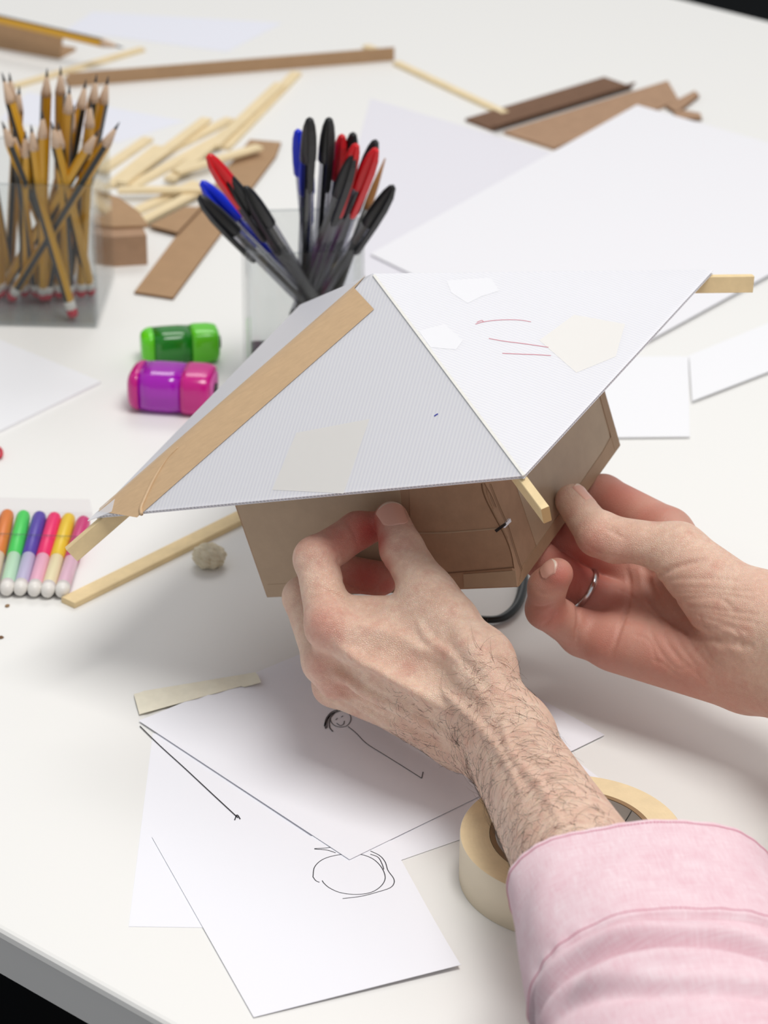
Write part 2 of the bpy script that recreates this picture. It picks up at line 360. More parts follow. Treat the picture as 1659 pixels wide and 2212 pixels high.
# ------------------------------------------------------------------ pencils
def pencil_parts(root, L, first=False):
    an = np.arange(6) * math.pi / 3
    def hexr(r, z): return np.c_[r * np.cos(an), r * np.sin(an), np.full(6, z)]
    V, F = loft([hexr(3.6, 12), hexr(3.6, L - 20), hexr(3.1, L - 17)]); link('shaft', mesh('shaft', V, F, [M['pencil_y'], M['pencil_k']], fm=[0, 1, 0, 0, 1, 0] * 2 + [0, 0]), root)
    V, F = lathe([(3.6, L - 20.5), (3.1, L - 17), (1.1, L - 6)], 12); link('sharpened_wood', mesh('sharpened_wood', V, F, M['pencil_w'], True), root)
    V, F = lathe([(1.1, L - 6), (0.25, L)], 8); link('lead', mesh('lead', V, F, M['lead'], True), root)
    V, F = lathe([(3.55, 6), (3.75, 6.2), (3.75, 11.8), (3.6, 12)], 12); link('white_band', mesh('white_band', V, F, M['pencil_band'], True), root)
    V, F = lathe([(2.4, 0), (3.4, 0.8), (3.7, 2), (3.7, 6.2)], 12); link('red_end', mesh('red_end', V, F, M['pencil_red'], True), root)
def aim(b, px, py, L, far=None):
    """point on the pixel's ray at distance L from b; takes the root nearer to vertical"""
    d = ray(px, py); o = C0 - b; A = d @ d; B = 2 * d @ o; Cc = o @ o - L * L; D = B * B - 4 * A * Cc
    if D <= 0: t = -B / 2 / A; return C0 + d * t
    r = [C0 + d * ((-B + sg * math.sqrt(D)) / 2 / A) for sg in (1, -1)]
    return r[0 if far else 1] if far is not None else max(r, key=lambda q: q[2])
def settle(b, px, py, L, org, ax, ay, side, rad):
    '''shift the foot so the shaft passes inside the rim'''
    lo, hi = 2.6 + rad, side - 2.6 - rad
    for _ in range(12):
        tip = aim(b, px, py, L); t = (100 - b[2]) / max(tip[2] - b[2], 40); q = b + (tip - b) * min(t, 1) - org
        x, y = q @ ax, q @ ay; dx, dy = min(max(x, lo), hi) - x, min(max(y, lo), hi) - y
        f = b - org; fx, fy = f @ ax, f @ ay
        nx, ny = min(max(fx + dx, lo), hi), min(max(fy + dy, lo), hi); b = org + ax * nx + ay * ny + np.array([0, 0, b[2]])
        if abs(dx) + abs(dy) < .2: break
    return b, aim(b, px, py, L)
# the clear pots
def pot(corner, vx, vy, wx, wy, h, rad, label):
    """open square pot of clear acrylic; corner = front corner on the table, vx / vy unit side directions"""
    def ring(ins, z):
        out = []
        for (a, b, th0) in ((0, 0, math.pi), (wx, 0, 1.5 * math.pi), (wx, wy, 0), (0, wy, .5 * math.pi)):
            r = max(rad - ins, 0.3); ca = min(max(a, rad), wx - rad); cb_ = min(max(b, rad), wy - rad)
            for k in range(5):
                th = th0 + k * math.pi / 8; out.append(corner + vx * (ca + r * math.cos(th)) + vy * (cb_ + r * math.sin(th)) + np.array([0, 0, z]))
        return np.array(out)
    root = empty('clear_pot', corner + vx * wx / 2 + vy * wy / 2, label, 'desk pot')
    V, F = loft([ring(2.2, 3), ring(2.2, h), ring(0, h), ring(0, 0), ], cap=False); part(root, 'wall', V, F, M['acrylic'])
    V, F = loft([ring(2.25, 0.1), ring(2.25, 3)]); part(root, 'base', V, F, M['acrylic_edge'])
    V, F = loft([ring(0, h), ring(0, h + 0.6), ring(2.2, h + 0.6), ring(2.2, h)], cap=False); part(root, 'rim', V, F, M['acrylic_edge'])
    return root
k0 = T(213, 711); kx = unit(T(-90, 704) - k0); ky = np.array([kx[1], -kx[0], 0.]); ky = ky if ky[1] > 0 else -ky
kside = 88.0
k00 = k0 + kx * kside                                       # left front corner
pot(k00, -kx, ky, kside, kside, 100, 2.5, 'clear acrylic pot crammed with yellow and black pencils')
def kin(u, v, z=3.4): return k00 - kx * (8 + u * (kside - 16)) + ky * (8 + v * (kside - 16)) + np.array([0, 0, z])
pen_l = [  # u, v on the pot floor, tip pixel, length, what sets it apart
    (.86, .05, 2, 150, 176), (.30, .92, 20, 152, 176), (.15, .75, 42, 186, 168), (.42, .90, 102, 142, 176), (.60, .92, 131, 138, 176),
    (.55, .45, 186, 172, 174), (.72, .75, 208, 166, 172), (.88, .85, 233, 170, 172), (.10, .10, 212, 284, 172), (.22, .38, 258, 264, 174),
    (.45, .12, 28, 280, 150), (.33, .10, 55, 288, 148), (.60, .10, 66, 264, 158), (.95, .10, 112, 268, 160), (.76, .30, 126, 264, 156),
    (.50, .62, 160, 232, 160), (.36, .70, 176, 212, 165), (.72, .12, 4, 262, 168), (.12, .50, -40, 170, 176), (.08, .30, -20, 240, 160), (.90, .55, 196, 210, 164),
    (.20, .60, -60, 150, 176), (.52, .28, 92, 245, 160), (.66, .52, 150, 190, 172)]
pl = ['striped pencil in the pot, %s' % t for t in (
    'leaning hardest, the long one crossing toward the right corner', 'second tall tip from the left edge of the photo', 'third tall tip from the left, leaning left',
    'left one of the two upright tallest tips', 'right one of the two upright tallest tips', 'leftmost of three tips close together', 'middle of three tips close together',
    'rightmost of three tips close together', 'the one leaning right just above the rim corner', 'its black tip leaning farthest right', 'short, left of the two low front tips',
    'short, right of the two low front tips', 'just right of the two low front tips', 'short upright one left of a pair behind the crossing pencil', 'short upright one right of a pair behind the crossing pencil',
    'low tip in the gap right of the two tallest', 'small tip just behind the low one in the gap', 'low one leaning left at the frame edge', 'leaning out of the left frame edge', 'low at the left frame edge, leaning out',
    'right of centre behind the rightmost three tips', 'mostly outside the left frame edge', 'half hidden in the middle of the bunch', 'hidden middle one below the three right tips')]
protos = {}
for (u, v, tx, ty, L), lb in zip(pen_l, pl):
    b, tip = settle(kin(u, v), tx, ty, L, k00, -kx, ky, kside, 4.0); Lr = np.linalg.norm(tip - b); key = round(Lr / 6) * 6
    m4 = mat4(look(tip - b, (math.cos(u * 40), math.sin(v * 50), 0.1)), b)
    if key not in protos:
        r = empty('pencil', b, lb, 'pencil', 'pencils in the clear pot'); pencil_parts(r, key); r.matrix_world = m4; protos[key] = r
    else: dup(protos[key], m4, lb)
r = empty('pencil', (0, 0, 0), 'yellow pencil lying on folded cardboard at the far left edge', 'pencil'); pencil_parts(r, 150)
pa, pb_ = T(-60, 28, 30), T(140, 74, 27); r.matrix_world = mat4(look(pb_ - pa), pa)

# ------------------------------------------------------------------ pens
def pen_parts(root, col, L=148):
    an = np.arange(6) * math.pi / 3
    def hexr(r, z): return np.c_[r * np.cos(an), r * np.sin(an), np.full(6, z)]
    V, F = loft([hexr(4.1, 1), hexr(4.1, L - 34)]); link('barrel', mesh('barrel', V, F, M['barrel']), root)
    V, F = lathe([(1.7, 8), (1.7, L - 34)], 8); link('ink_tube', mesh('ink_tube', V, F, M['cap_' + col] if col != 'red' else M['pen_tube'], True), root)
    V, F = lathe([(3.2, -1), (3.6, 0), (3.6, 3), (3.2, 3.4)], 10); link('end_plug', mesh('end_plug', V, F, M['cap_' + col], True), root)
    z0 = L - 35
    V, F = lathe([(4.6, z0), (5.0, z0 + .6), (5.0, z0 + 10), (4.6, z0 + 20), (3.7, z0 + 28), (2.4, z0 + 33), (0.6, z0 + 35)], 16)
    V[:, 1] *= 0.92; cap = link('cap', mesh('cap', V, F, M['cap_' + col], True), root)
    V, F = loft([np.array([(x, y, z) for x, y in ((-wd, off), (wd, off), (wd, off + 1.8), (-wd, off + 1.8))]) for wd, off, z in
                 ((1.2, 4.6, L - 57), (1.7, 5.0, L - 54), (2.1, 5.1, z0 + 4), (2.1, 4.6, z0 + 18), (1.8, 3.2, z0 + 28), (1.0, 0.6, z0 + 34.6))])
    link('clip', mesh('clip', V, F, M['cap_' + col]), cap)
g0 = T(655, 815); gv = unit(np.array([1, 0.10, 0])); gw = np.array([-gv[1], gv[0], 0])
gs = 74.0; gc = g0 - gv * gs / 2 - gw * gs / 2
pot(gc, gv, gw, gs, gs, 100, 12, 'clear pot with rounded corners holding black, red and blue ballpoint pens')
def gin(u, v, z=4.4): return gc + gv * (10 + u * (gs - 20)) + gw * (10 + v * (gs - 20)) + np.array([0, 0, z])
pens = [(.66, .84, 643, 279, 'blue', 40, 'blue capped pen standing tallest left of the two black ones'), (.62, .98, 661, 330, 'blue', 32, 'blue capped pen partly behind the tall left black pen'),
        (.50, .45, 669, 254, 'black', 62, 'black capped pen, left of the two tallest'), (.66, .55, 711, 254, 'black', 60, 'black capped pen, right of the two tallest'),
        (.72, .95, 739, 290, 'red', 38, 'red capped pen whose tip shows just right of the tallest pair'), (.86, .98, 763, 286, 'black', 38, 'black capped pen showing only its tip behind the red ones'),
        (.52, .20, 770, 310, 'red', 48, 'red capped pen behind a leaning black one, right of centre'), (.40, .05, 764, 333, 'black', 44, 'black capped pen leaning right across a red pen'),
        (.70, .62, 812, 302, 'black', 44, 'black capped pen whose tip sticks out above the big red cap'), (.56, .02, 813, 320, 'red', 52, 'red capped pen in front on the right, its cap fully visible'),
        (.36, .42, 850, 400, 'black', 24, 'black capped pen leaning farthest right'),
        (.74, .30, 450, 333, 'red', 52, 'red capped pen leaning left'), (.86, .72, 435, 391, 'blue', 26, 'blue capped pen leaning left, behind the red one'),
        (.96, .42, 430, 422, 'black', 22, 'black capped pen leaning farthest left'), (.84, .12, 487, 373, 'black', 36, 'black capped pen leaning left right behind the red one'),
        (.95, .02, 529, 402, 'black', 24, 'black capped pen with a wide blunt cap, leaning left')]
for u0, v0, hh, mt, cn in ((.08, .50, 20, 'pen_tube', 'dark grey'), (.48, .35, 22, 'cap_red', 'red'), (.80, .60, 20, 'cap_black', 'black')):
    c = gin(u0, v0, 3.2); V, F = bar(c, c + (0, 0, hh), 20, 15, up=gw, bev=1.5)
    solo('eraser', V, F, M[mt], 'small %s block at the bottom of the pen pot, under the pens' % cn, 'eraser', 'blocks at the bottom of the pen pot')
pp = {}
for u, v, tx, ty, col, zf, lb in pens:
    b, tip = settle(gin(u, v, zf), tx, ty, 148, gc, gv, gw, gs, 5.0)
    m4 = mat4(look(tip - b, (-0.9, 0.45 if tx < 600 else -0.4, 0.05)), b)
    if col not in pp:
        r = empty('ballpoint_pen', b, lb, 'pen', 'ballpoint pens in the clear pot'); pen_parts(r, col); r.matrix_world = m4; pp[col] = r
    else: dup(pp[col], m4, lb)
b = gin(.5, .3, 3.4); tip = aim(b, 832, 342, 150)
r = empty('paintbrush', b, 'thin dark handled brush with a brown tip among the pens', 'paintbrush')
V, F = lathe([(1.6, 0), (2.6, 6), (3.0, 70), (2.4, 118)], 10); link('handle', mesh('handle', V, F, M['pencil_k'], True), r)
V, F = lathe([(2.5, 116), (2.6, 122), (2.2, 132), (0.4, 150)], 10); link('bristles', mesh('bristles', V, F, M['brown'], True), r); r.matrix_world = mat4(look(tip - b), b)

# ------------------------------------------------------------------ pencil sharpeners
def gem(name, rgb, rough=0.15, tr=0.35):
    return pbr(name, rgb, rough, 0.6, trans=tr, coat=0.4)
def sharpener(p0, p1, wy, hz, mats, label):
    a, b = T(*p0), T(*p1); d = unit(b - a); s = np.array([-d[1], d[0], 0]); L = np.linalg.norm(b - a)
    root = empty('pencil_sharpener', (a + b) / 2, label, 'sharpener', 'pencil sharpeners')
    def rg(t, k, n=28):
        an = np.arange(n) * 2 * math.pi / n; e = 0.55
        x = np.sign(np.cos(an)) * np.abs(np.cos(an)) ** e * wy / 2 * k; z = np.sign(np.sin(an)) * np.abs(np.sin(an)) ** e * hz / 2 * k
        return a + d * t + s * x[:, None] + np.array([0, 0, 1.0]) * (z[:, None] + hz / 2)
    V, F = loft([rg(0, .55), rg(.8, .72), rg(2.5, .86), rg(5, .95), rg(8, .985)]); part(root, 'end_cap', V, F, mats[1], True)
    V, F = loft([rg(8.05, .96), rg(L * .30, .985), rg(L * .5, .99), rg(L * .66, .96)]); part(root, 'shavings_container', V, F, mats[0], True)
    V, F = loft([rg(L * .66 + .05, 1.0), rg(L * .72, 1.03), rg(L - 6, 1.02), rg(L - 2.5, .97), rg(L - .6, .92), rg(L, .86)]); part(root, 'sharpener_head', V, F, mats[1], True)
    V, F = loft([rg(L + .02, .74), rg(L + .9, .70)]); part(root, 'oval_end', V, F, mats[2], True)
    V, F = lathe([(4.2, 0), (4.2, 1.2), (3.6, 1.3)], 16); V = (look(d) @ V.T).T + a + d * (L + .9) + (0, 0, hz / 2)
    part(root, 'pencil_hole', V, F, M['pencil_k'], True)
    return root
sharpener((283, 872), (462, 884), 33, 27, (gem('sharpener_purple', (190, 0, 205)), pbr('sharpener_magenta', (200, 0, 130), .25, coat=.4), pbr('sharpener_pink_end', (205, 95, 165), .4)), 'purple and magenta barrel shaped sharpener, in front of the green one')
sharpener((305, 782), (470, 772), 24, 22, (gem('sharpener_green_dark', (20, 150, 20)), pbr('sharpener_lime', (100, 220, 20), .25, coat=.4), pbr('sharpener_lime_end', (150, 215, 130), .4)), 'bright green barrel shaped sharpener, behind the purple one')

# ------------------------------------------------------------------ marker set in a clear pouch
mk = [((17, 1108), (-22, 1276), (226, 126, 50), 'orange'), ((52, 1110), (13, 1278), (72, 214, 92), 'green'), ((87, 1112), (42, 1278), (84, 62, 168), 'violet'), ((119, 1114), (72, 1280), (240, 32, 108), 'pink'),
      ((150, 1116), (101, 1282), (236, 200, 40), 'yellow'), ((182, 1122), (132, 1282), (205, 60, 120), 'crimson'), ((-18, 1106), (-57, 1274), (120, 70, 40), 'brown')]
for (a, b, rgb, nm) in mk:
    A, B = T(*a, 4.6), T(*b, 4.6); L = np.linalg.norm(B - A)
    r = empty('marker', A - (0, 0, 4.6), '%s mini felt marker lying in the clear pouch at the left' % nm, 'marker', 'felt markers in the clear pouch')
    cm = pbr('marker_cap_' + nm, rgb, 0.35, 0.5); tint = tuple(int(236 * .72 + c * .28) for c in rgb); bm_ = pbr('marker_barrel_' + nm, tint, 0.4)
    R = look(B - A); base = np.array([0, 0, 0.0])
    def put(name, prof, m):
        V, F = lathe(prof, 18); part(r, name, (R @ V.T).T + A, F, m, True)
    put('cap', [(1.0, 0), (2.6, .6), (3.7, 2.2), (4.2, 5), (4.3, L * .56), (4.0, L * .565)], cm)
    put('barrel', [(3.5, L * .56), (3.95, L * .57), (4.0, L * .90), (3.9, L * .91)], bm_)
    put('end_plug', [(4.0, L * .905), (4.0, L * .96), (3.2, L * .99), (1.5, L)], M['pencil_band'])
pc = [T(-70, 1102), T(200, 1108), T(152, 1290), T(-110, 1284)]
V = np.array([pc[0], pc[1], pc[2], pc[3]]); Vt = V + (0, 0, 9.6); ctr_ = V.mean(0); Vt2 = ctr_ + (Vt - ctr_) * (0.97, 0.97, 1)
Vp = np.vstack([V + (0, 0, .1), Vt2]); Fp = [(3, 2, 1, 0), (4, 5, 6, 7)] + [(i, (i + 1) % 4, 4 + (i + 1) % 4, 4 + i) for i in range(4)]
pr = empty('marker_pouch', ctr_, 'clear plastic pouch around the row of felt markers', 'pouch')
part(pr, 'film', Vp, Fp, M['pouch'])
V, F = bar(T(-70, 1150, 9.8), T(190, 1160, 9.8), 1.2, .3); part(pr, 'fold_line', V, F, M['acrylic_edge'])
V, F = join(tube(spline([T(-14, 966, 2), T(-2, 969, 2.5), T(3, 977, 2.5), T(0, 986, 2), T(-14, 988, 2)], 6), 1.3, 10)); solo('red_cap', V, F, M['pencil_red'], 'tiny red plastic piece at the left frame edge', 'cap', smooth=True)
def scrap(px, r, z, label, mat):
    c = T(*px); V, F = lathe([(r * .7, 0), (r, z * .4), (r * .6, z)], 7); V[:, :2] *= rng.uniform(.7, 1.2, (len(V), 1)); solo('pencil_shaving', V + c, F, mat, label, 'crumb', 'crumbs on the table')
scrap((16, 1310), 1.6, 1.0, 'tiny brown crumb below the marker pouch', M['core_card']); scrap((2, 1378), 1.6, 1.0, 'tiny grey crumb at the left frame edge', M['card_edge'])
scrap((1026, 1956), .5, .5, 'tiny dark speck on the table beside the tape roll', M['ink'])

# ------------------------------------------------------------------ masking tape: ball, strip, roll
bc = T(452, 1222); nlat, nlon = 26, 40; V, F = [], []
for i in range(nlat + 1):
    for j in range(nlon):
        th, ph = math.pi * i / nlat, 2 * math.pi * j / nlon
        d = np.array([math.sin(th) * math.cos(ph), math.sin(th) * math.sin(ph), math.cos(th)])
        rr = 6.6 + 1.3 * abs(math.sin(5 * d[0] + 3 * d[1] + 2)) + 1.2 * abs(math.sin(6 * d[1] - 4 * d[2])) + 1.0 * abs(math.sin(9 * d[2] + 5 * d[0])) + rng.normal(0, .15)
        V.append(bc + d * rr * (1.05, .9, .78) + (0, 0, 6.2))
    if i:
        for j in range(nlon):
            a = (i - 1) * nlon + j; b2 = (i - 1) * nlon + (j + 1) % nlon; F.append((a, b2, b2 + nlon, a + nlon))
V = np.array(V); V[:, 2] = np.maximum(V[:, 2], 0.05); solo('tape_ball', V, F[:], M['masking'], 'crumpled ball of cream masking tape on the table left of the house', 'tape')
V, F = [], []; nn = 30
for i in range(nn + 1):
    t = i / nn
    a = np.array([283, 1497]) * (1 - t) + np.array([552, 1452]) * t; b2 = np.array([301, 1543]) * (1 - t) + np.array([564, 1470]) * t
    if t > .86: b2 = b2 + np.array([0, 4])
    if t < .08: a = a + np.array([6 * (1 - t / .08), 2])
    z = 1.25 + .4 * math.sin(t * 17) ** 2 + (2.2 * max(0, t - .85) / .15)
    for q in (a, (a + b2) / 2 + rng.normal(0, .5, 2), b2): V.append(T(q[0], q[1], z + rng.normal(0, .08)))
    if i:
        k = 3 * i; F += [(k - 3, k - 2, k + 1, k), (k - 2, k - 1, k + 2, k + 1)]
V = np.array(V); V[1::3, 2] += .5; nV = len(V); V = np.vstack([V, V - (0, 0, .15)]); F = F + [tuple(i + nV for i in f[::-1]) for f in F]
solo('tape_strip', V, F, M['masking_strip'], 'torn wrinkled strip of masking tape along the paper edge', 'tape', smooth=True)

rc = T(1236, 1803, 24); rc[2] = 0
roll = empty('masking_tape_roll', rc, 'large roll of cream masking tape lying flat under the forearm', 'tape roll')
RO, RI = 52.5, 38.5; n = 96
an = np.arange(n) * 2 * math.pi / n
def cr(r, z): return np.c_[rc[0] + r * np.cos(an), rc[1] + r * np.sin(an), np.full(n, z)]
V, F = loft([cr(RO - .3, 0), cr(RO, .3), cr(RO, 23.7), cr(RO - .3, 24)], cap=False); part(roll, 'outer_layer', V, F, M['masking_out'], True)
V, F = loft([cr(RO - .3, 24)] + [cr(r, 24 + .02 * math.sin(r * 3)) for r in np.linspace(RO - 1, RI + .2, 22)], cap=False); part(roll, 'tape_side', V, F, M['masking_face'])
V, F = loft([cr(RI, 0), cr(RI, 24.3), cr(RI - 2.4, 24.3), cr(RI - 2.5, 0)], cap=False); part(roll, 'card_core', V, F, M['core_card'])
V, F = loft([cr(RI - 2.55, 24.0), cr(RI - 2.6, 0)], cap=False); part(roll, 'core_lining', V, F, M['core_in'], True)
for a0 in (0.62, 0.25):                                      # joint lines inside the core
    V, F = tube([rc + np.array([(RI - 2.7) * math.cos(a0 + k * .04), (RI - 2.7) * math.sin(a0 + k * .04), 23.8 - k * 2.9]) for k in range(9)], .25, 5); part(roll, 'core_seam', V, F, M['pencil_k'])
V, F = [], []
for i in range(7):
    th = 0.10 - i * .055; rr = RO + .2 + 6.5 * (i / 6) ** .7
    for z in (1, 9, 17, 23.5): V.append(rc + np.array([rr * math.cos(th), rr * math.sin(th), z + .4 * math.sin(i * 2 + z)]))
    if i:
        for k in range(3): a = (i - 1) * 4 + k; F.append((a, a + 1, a + 5, a + 4))
part(roll, 'loose_end', V, F, M['masking'], True)

# ------------------------------------------------------------------ cable behind the hands
pts = spline([T(1128, 1225, 3), T(1130, 1262, 3), T(1120, 1300, 3), T(1100, 1325, 3), T(1070, 1338, 3), T(1020, 1335, 3), T(960, 1325, 3)], 8)
V, F = tube(pts, np.linspace(3.1, 1.6, len(pts)), 12); solo('cable', V, F, M['cable'], 'black curved cable end on the table under the house', 'cable', smooth=True)

# ------------------------------------------------------------------ the cardboard house held in the hands
HR = np.array([[0.869, 0.403, -0.2873], [-0.4127, 0.9104, 0.0286], [0.273, 0.0937, 0.9574]]); HT = np.array([66.54, -245.81, 84.98])
HW, HD, HH = 146.3, 146.1, 79.0
def HL(p): return HT + HR @ np.asarray(p, float)             # house space -> world; origin = lowest front corner, x right, y back, z up
def hbox(x0, x1, y0, y1, z0, z1): return prism([HL(q) for q in ((x0, y0, z0), (x1, y0, z0), (x1, y1, z0), (x0, y1, z0))], HR[:, 2] * (z1 - z0))
def on_plane(px, py, q, n):                                   # pixel ray against a plane
    d = ray(px, py); return C0 + d * (((q - C0) @ n) / (d @ n))
house = empty('model_house', HL((-HW / 2, HD / 2, 0)), 'handmade cardboard house with a white corrugated pyramid roof, held in two hands', 'model house')
def wallmesh(name, x0, x1, y0, y1, z0, z1, m='card', label=None, mat2=None):
    V, F = hbox(x0, x1, y0, y1, z0, z1); return part(house, name, V, F, M[m], label=label)
wallmesh('front_wall', -HW, 0, 0, 3, 0, HH); wallmesh('back_wall', -HW, 0, HD - 3, HD, 0, HH)
wallmesh('side_wall', -3, 0, 3, HD - 3, 0, HH); wallmesh('side_wall', -HW, -HW + 3, 3, HD - 3, 0, HH)
wallmesh('floor_panel', -HW + 3, -3, 3, HD - 3, 0, 3)
M['kraft_edge'] = pbr('kraft_tape_edge', (166, 136, 108), 0.55, 0.3, noise=(80, 0.06))
nF, nR = -HR[:, 1], HR[:, 0]
def fp(px, py, e=0.0): return on_plane(px, py, HL((0, -e, 0)), nF)
def rp(px, py, e=0.0): return on_plane(px, py, HL((e, 0, 0)), nR)
def patch(name, pts, n, th, mat, label=None):
    V, F = prism(pts, n * th); return part(house, name, V, F, mat, label=label)
patch('wall_tape', [fp(500, 1060), fp(862, 1020), fp(880, 1262), fp(578, 1289)], nF, 0.25, M['kraft_wall'], 'greyish tape over the left of the front wall')
patch('card_cover', [fp(884, 1010), fp(1047, 975), fp(1050, 1060), fp(1058, 1085), fp(1098, 1160), fp(1112, 1226), fp(962, 1238), fp(890, 1238)], nF, 0.5, M['card'], 'brown card piece glued over the front wall')
patch('edge_tape', [fp(1001, 1240), fp(1114, 1232), fp(1117, 1266), fp(1003, 1269)], nF, 0.35, M['kraft_wall'])
patch('edge_tape', [fp(579, 1262), fp(900, 1244), fp(900, 1278), fp(577.5, 1289.5)], nF, 0.45, M['kraft_wall'])
patch('wall_tape', [rp(1098, 1000), rp(1300, 800), rp(1318, 960), rp(1160, 1186)], nR, 0.25, M['kraft_wall'], 'shiny tape over the right wall')
patch('edge_tape', [rp(1119, 1267), rp(1337.5, 963.5), rp(1328, 925), rp(1301, 975), rp(1128, 1222)], nR, 0.5, M['kraft_edge'], 'tape along the lower edge of the right wall')
patch('edge_tape', [rp(1338, 962), rp(1300, 830), rp(1290, 842), rp(1326, 972)], nR, 0.6, M['kraft_edge'])
def wl(name, pts, wd, n, mat, f):                            # drawn / torn line on a wall
    V, F = ribbon(spline([f(x, y, 0.75) for x, y in pts], 5), wd, n); part(house, name, V, F, mat)
wl('tear_line', [(1040, 1045), (1043, 1062), (1052, 1085), (1070, 1120), (1090, 1158), (1104, 1195), (1110, 1228)], .6, nF, M['card_edge'], fp)
wl('tear_line', [(1060, 1045), (1078, 1090), (1098, 1136), (1112, 1180), (1128, 1230)], .55, nR, M['card_edge'], rp)
wl('tear_line', [(1046, 1044), (1062, 1072), (1072, 1096)], .7, nR, M['card_edge'], rp)
wl('tape_seam', [(900, 1152), (960, 1151), (1030, 1146), (1075, 1142)], .8, nF, M['kraft_wall'], fp)
wl('tape_seam', [(965, 1238), (1040, 1232), (1108, 1226)], .5, nF, M['card_edge'], fp)
patch('torn_corner', [fp(1070, 1143), fp(1092, 1128), fp(1094, 1133), fp(1074, 1148)], nF, 1.0, M['cap_black'], 'dark torn notch in the corner')
patch('torn_glint', [rp(1082, 1138), rp(1098, 1120), rp(1100, 1127), rp(1086, 1141)], nR, 1.2, M['paper'], 'painted white glint at the torn corner')  # white patch painted in as a glint beside the tear

# roof: four thin double-skinned corrugated panels
def roof_mat(name='corrugated_plastic_roof', c0=(245, 245, 250), c1=(252, 252, 254), tlw=.38):
    k = N(name); b = k.b
    tc = k.add('ShaderNodeUVMap'); sep = k.add('ShaderNodeSeparateXYZ'); k.link(tc.outputs[0], sep.inputs[0])
    m1 = k.add('ShaderNodeMath', operation='MULTIPLY'); m1.inputs[1].default_value = 2 * math.pi / 2.15; k.link(sep.outputs[0], m1.inputs[0])
    sn = k.add('ShaderNodeMath', operation='SINE'); k.link(m1.outputs[0], sn.inputs[0])
    nz = k.add('ShaderNodeTexNoise', i_Scale=0.05, i_Detail=3.0); k.link(tc.outputs[0], nz.inputs[0])
    r = k.add('ShaderNodeMapRange', i_1=-1.0, i_2=1.0, i_3=0.0, i_4=1.0); k.link(sn.outputs[0], r.inputs[0])
    mx = k.add('ShaderNodeMix', data_type='RGBA'); mx.inputs[6].default_value = lin(c0); mx.inputs[7].default_value = lin(c1); k.link(r.outputs[0], mx.inputs[0])
    k.link(mx.outputs[2], b.inputs['Base Color']); b.inputs['Roughness'].default_value = .38
    bp = k.add('ShaderNodeBump', i_Strength=.075, i_Distance=0.0003); k.link(sn.outputs[0], bp.inputs['Height']); k.link(bp.outputs[0], b.inputs['Normal'])
    tl = k.add('ShaderNodeBsdfTranslucent'); k.link(mx.outputs[2], tl.inputs[0])
    a = k.add('ShaderNodeMixShader'); a.inputs[0].default_value = tlw; k.link(b.outputs[0], a.inputs[1]); k.link(tl.outputs[0], a.inputs[2])
    tr = k.add('ShaderNodeBsdfTransparent'); tr.inputs[0].default_value = (.95, .95, .97, 1)
    fa = k.add('ShaderNodeMapRange', i_1=0.0, i_2=1.0, i_3=.075, i_4=.055); k.link(r.outputs[0], fa.inputs[0])
    c = k.add('ShaderNodeMixShader'); k.link(fa.outputs[0], c.inputs[0]); k.link(a.outputs[0], c.inputs[1]); k.link(tr.outputs[0], c.inputs[2])
    k.link(c.outputs[0], k.out.inputs[0]); return k.m
M['ridge'] = pbr('cut_ridge_edge', (226, 224, 218), .5, noise=(500, .06)); M['roof'] = roof_mat(); M['flute'] = pbr('flute_wall_plastic', (234, 234, 238), .4)
M['under_cream'] = roof_mat('roof_tape_patch', (250, 248, 245), (250, 248, 245), .37); M['under_white'] = roof_mat('roof_white_patch', (252, 252, 254), (249, 249, 252), .365)
rA, rB, rC, rD, rX = [HL(q) for q in ((-205.6, -37, 73.1), (49.3, -48.4, 87.3), (62.5, 182.5, 80.7), (-197.9, 196.3, 77.5), (-72.1, 76.0, 143.2))]
TH = 2.2
def panel(a, b, x, name='roof_panel'):
    e = unit(b - a); n = unit(np.cross(b - a, x - a)); up = np.cross(n, e); L = np.linalg.norm(b - a)
    g = (a + b + x) / 3; ins = lambda q: g + (q - g) * 0.998
    V = [ins(a), ins(b), ins(x)]; V += [q - n * .3 for q in V]; V += [ins(q) - n * TH for q in (a, b, x)]; V += [ins(q) - n * (TH - .3) for q in (a, b, x)]
    F = [(0, 1, 2), (5, 4, 3), (8, 7, 6), (9, 10, 11)]
    for o1, o2 in ((0, 3), (9, 6)):
        F += [(o1 + (i + 1) % 3, o1 + i, o2 + i, o2 + (i + 1) % 3) for i in range(3)]
    o = part(house, name, V, F, M['roof'])
    uv = o.data.uv_layers.new(name='UVMap'); base = np.array(house.location) * 1000
    for lp in o.data.loops:
        q = np.array(o.data.vertices[lp.vertex_index].co) * 1000 + base - a; uv.data[lp.index].uv = (float(q @ e), float(q @ up))
    fx = float((x - a) @ e); hx = float((x - a) @ up); V, F = [], []
    for k in range(1, int(L / 2.15)):
        s = k * 2.15; h = hx * (s / fx if s < fx else (L - s) / (L - fx)) - .6
        if h < 1: continue
        p = a + e * s + up * .15; m = len(V); wd = e * .16
        for q in (p, p + up * h):
            V += [q - n * .28 - wd, q - n * .28 + wd, q - n * (TH - .28) + wd, q - n * (TH - .28) - wd]
        F += [(m + i, m + (i + 1) % 4, m + 4 + (i + 1) % 4, m + 4 + i) for i in range(4)] + [(m + 3, m + 2, m + 1, m)]
    part(house, 'flute_walls', V, F, M['flute'], sub=o, kind='stuff')
    q = [a + e * 3 + up * 1.1 - n * .28, b - e * 3 + up * 1.1 - n * .28, b - e * 3 + up * 1.1 - n * (TH - .28), a + e * 3 + up * 1.1 - n * (TH - .28)]
    V, F = prism(q, up * .3); part(house, 'flute_brightener', V, F, M['flute'], sub=o)  # added pale strip closing the channels, so the cell ends look lighter
    return o, n
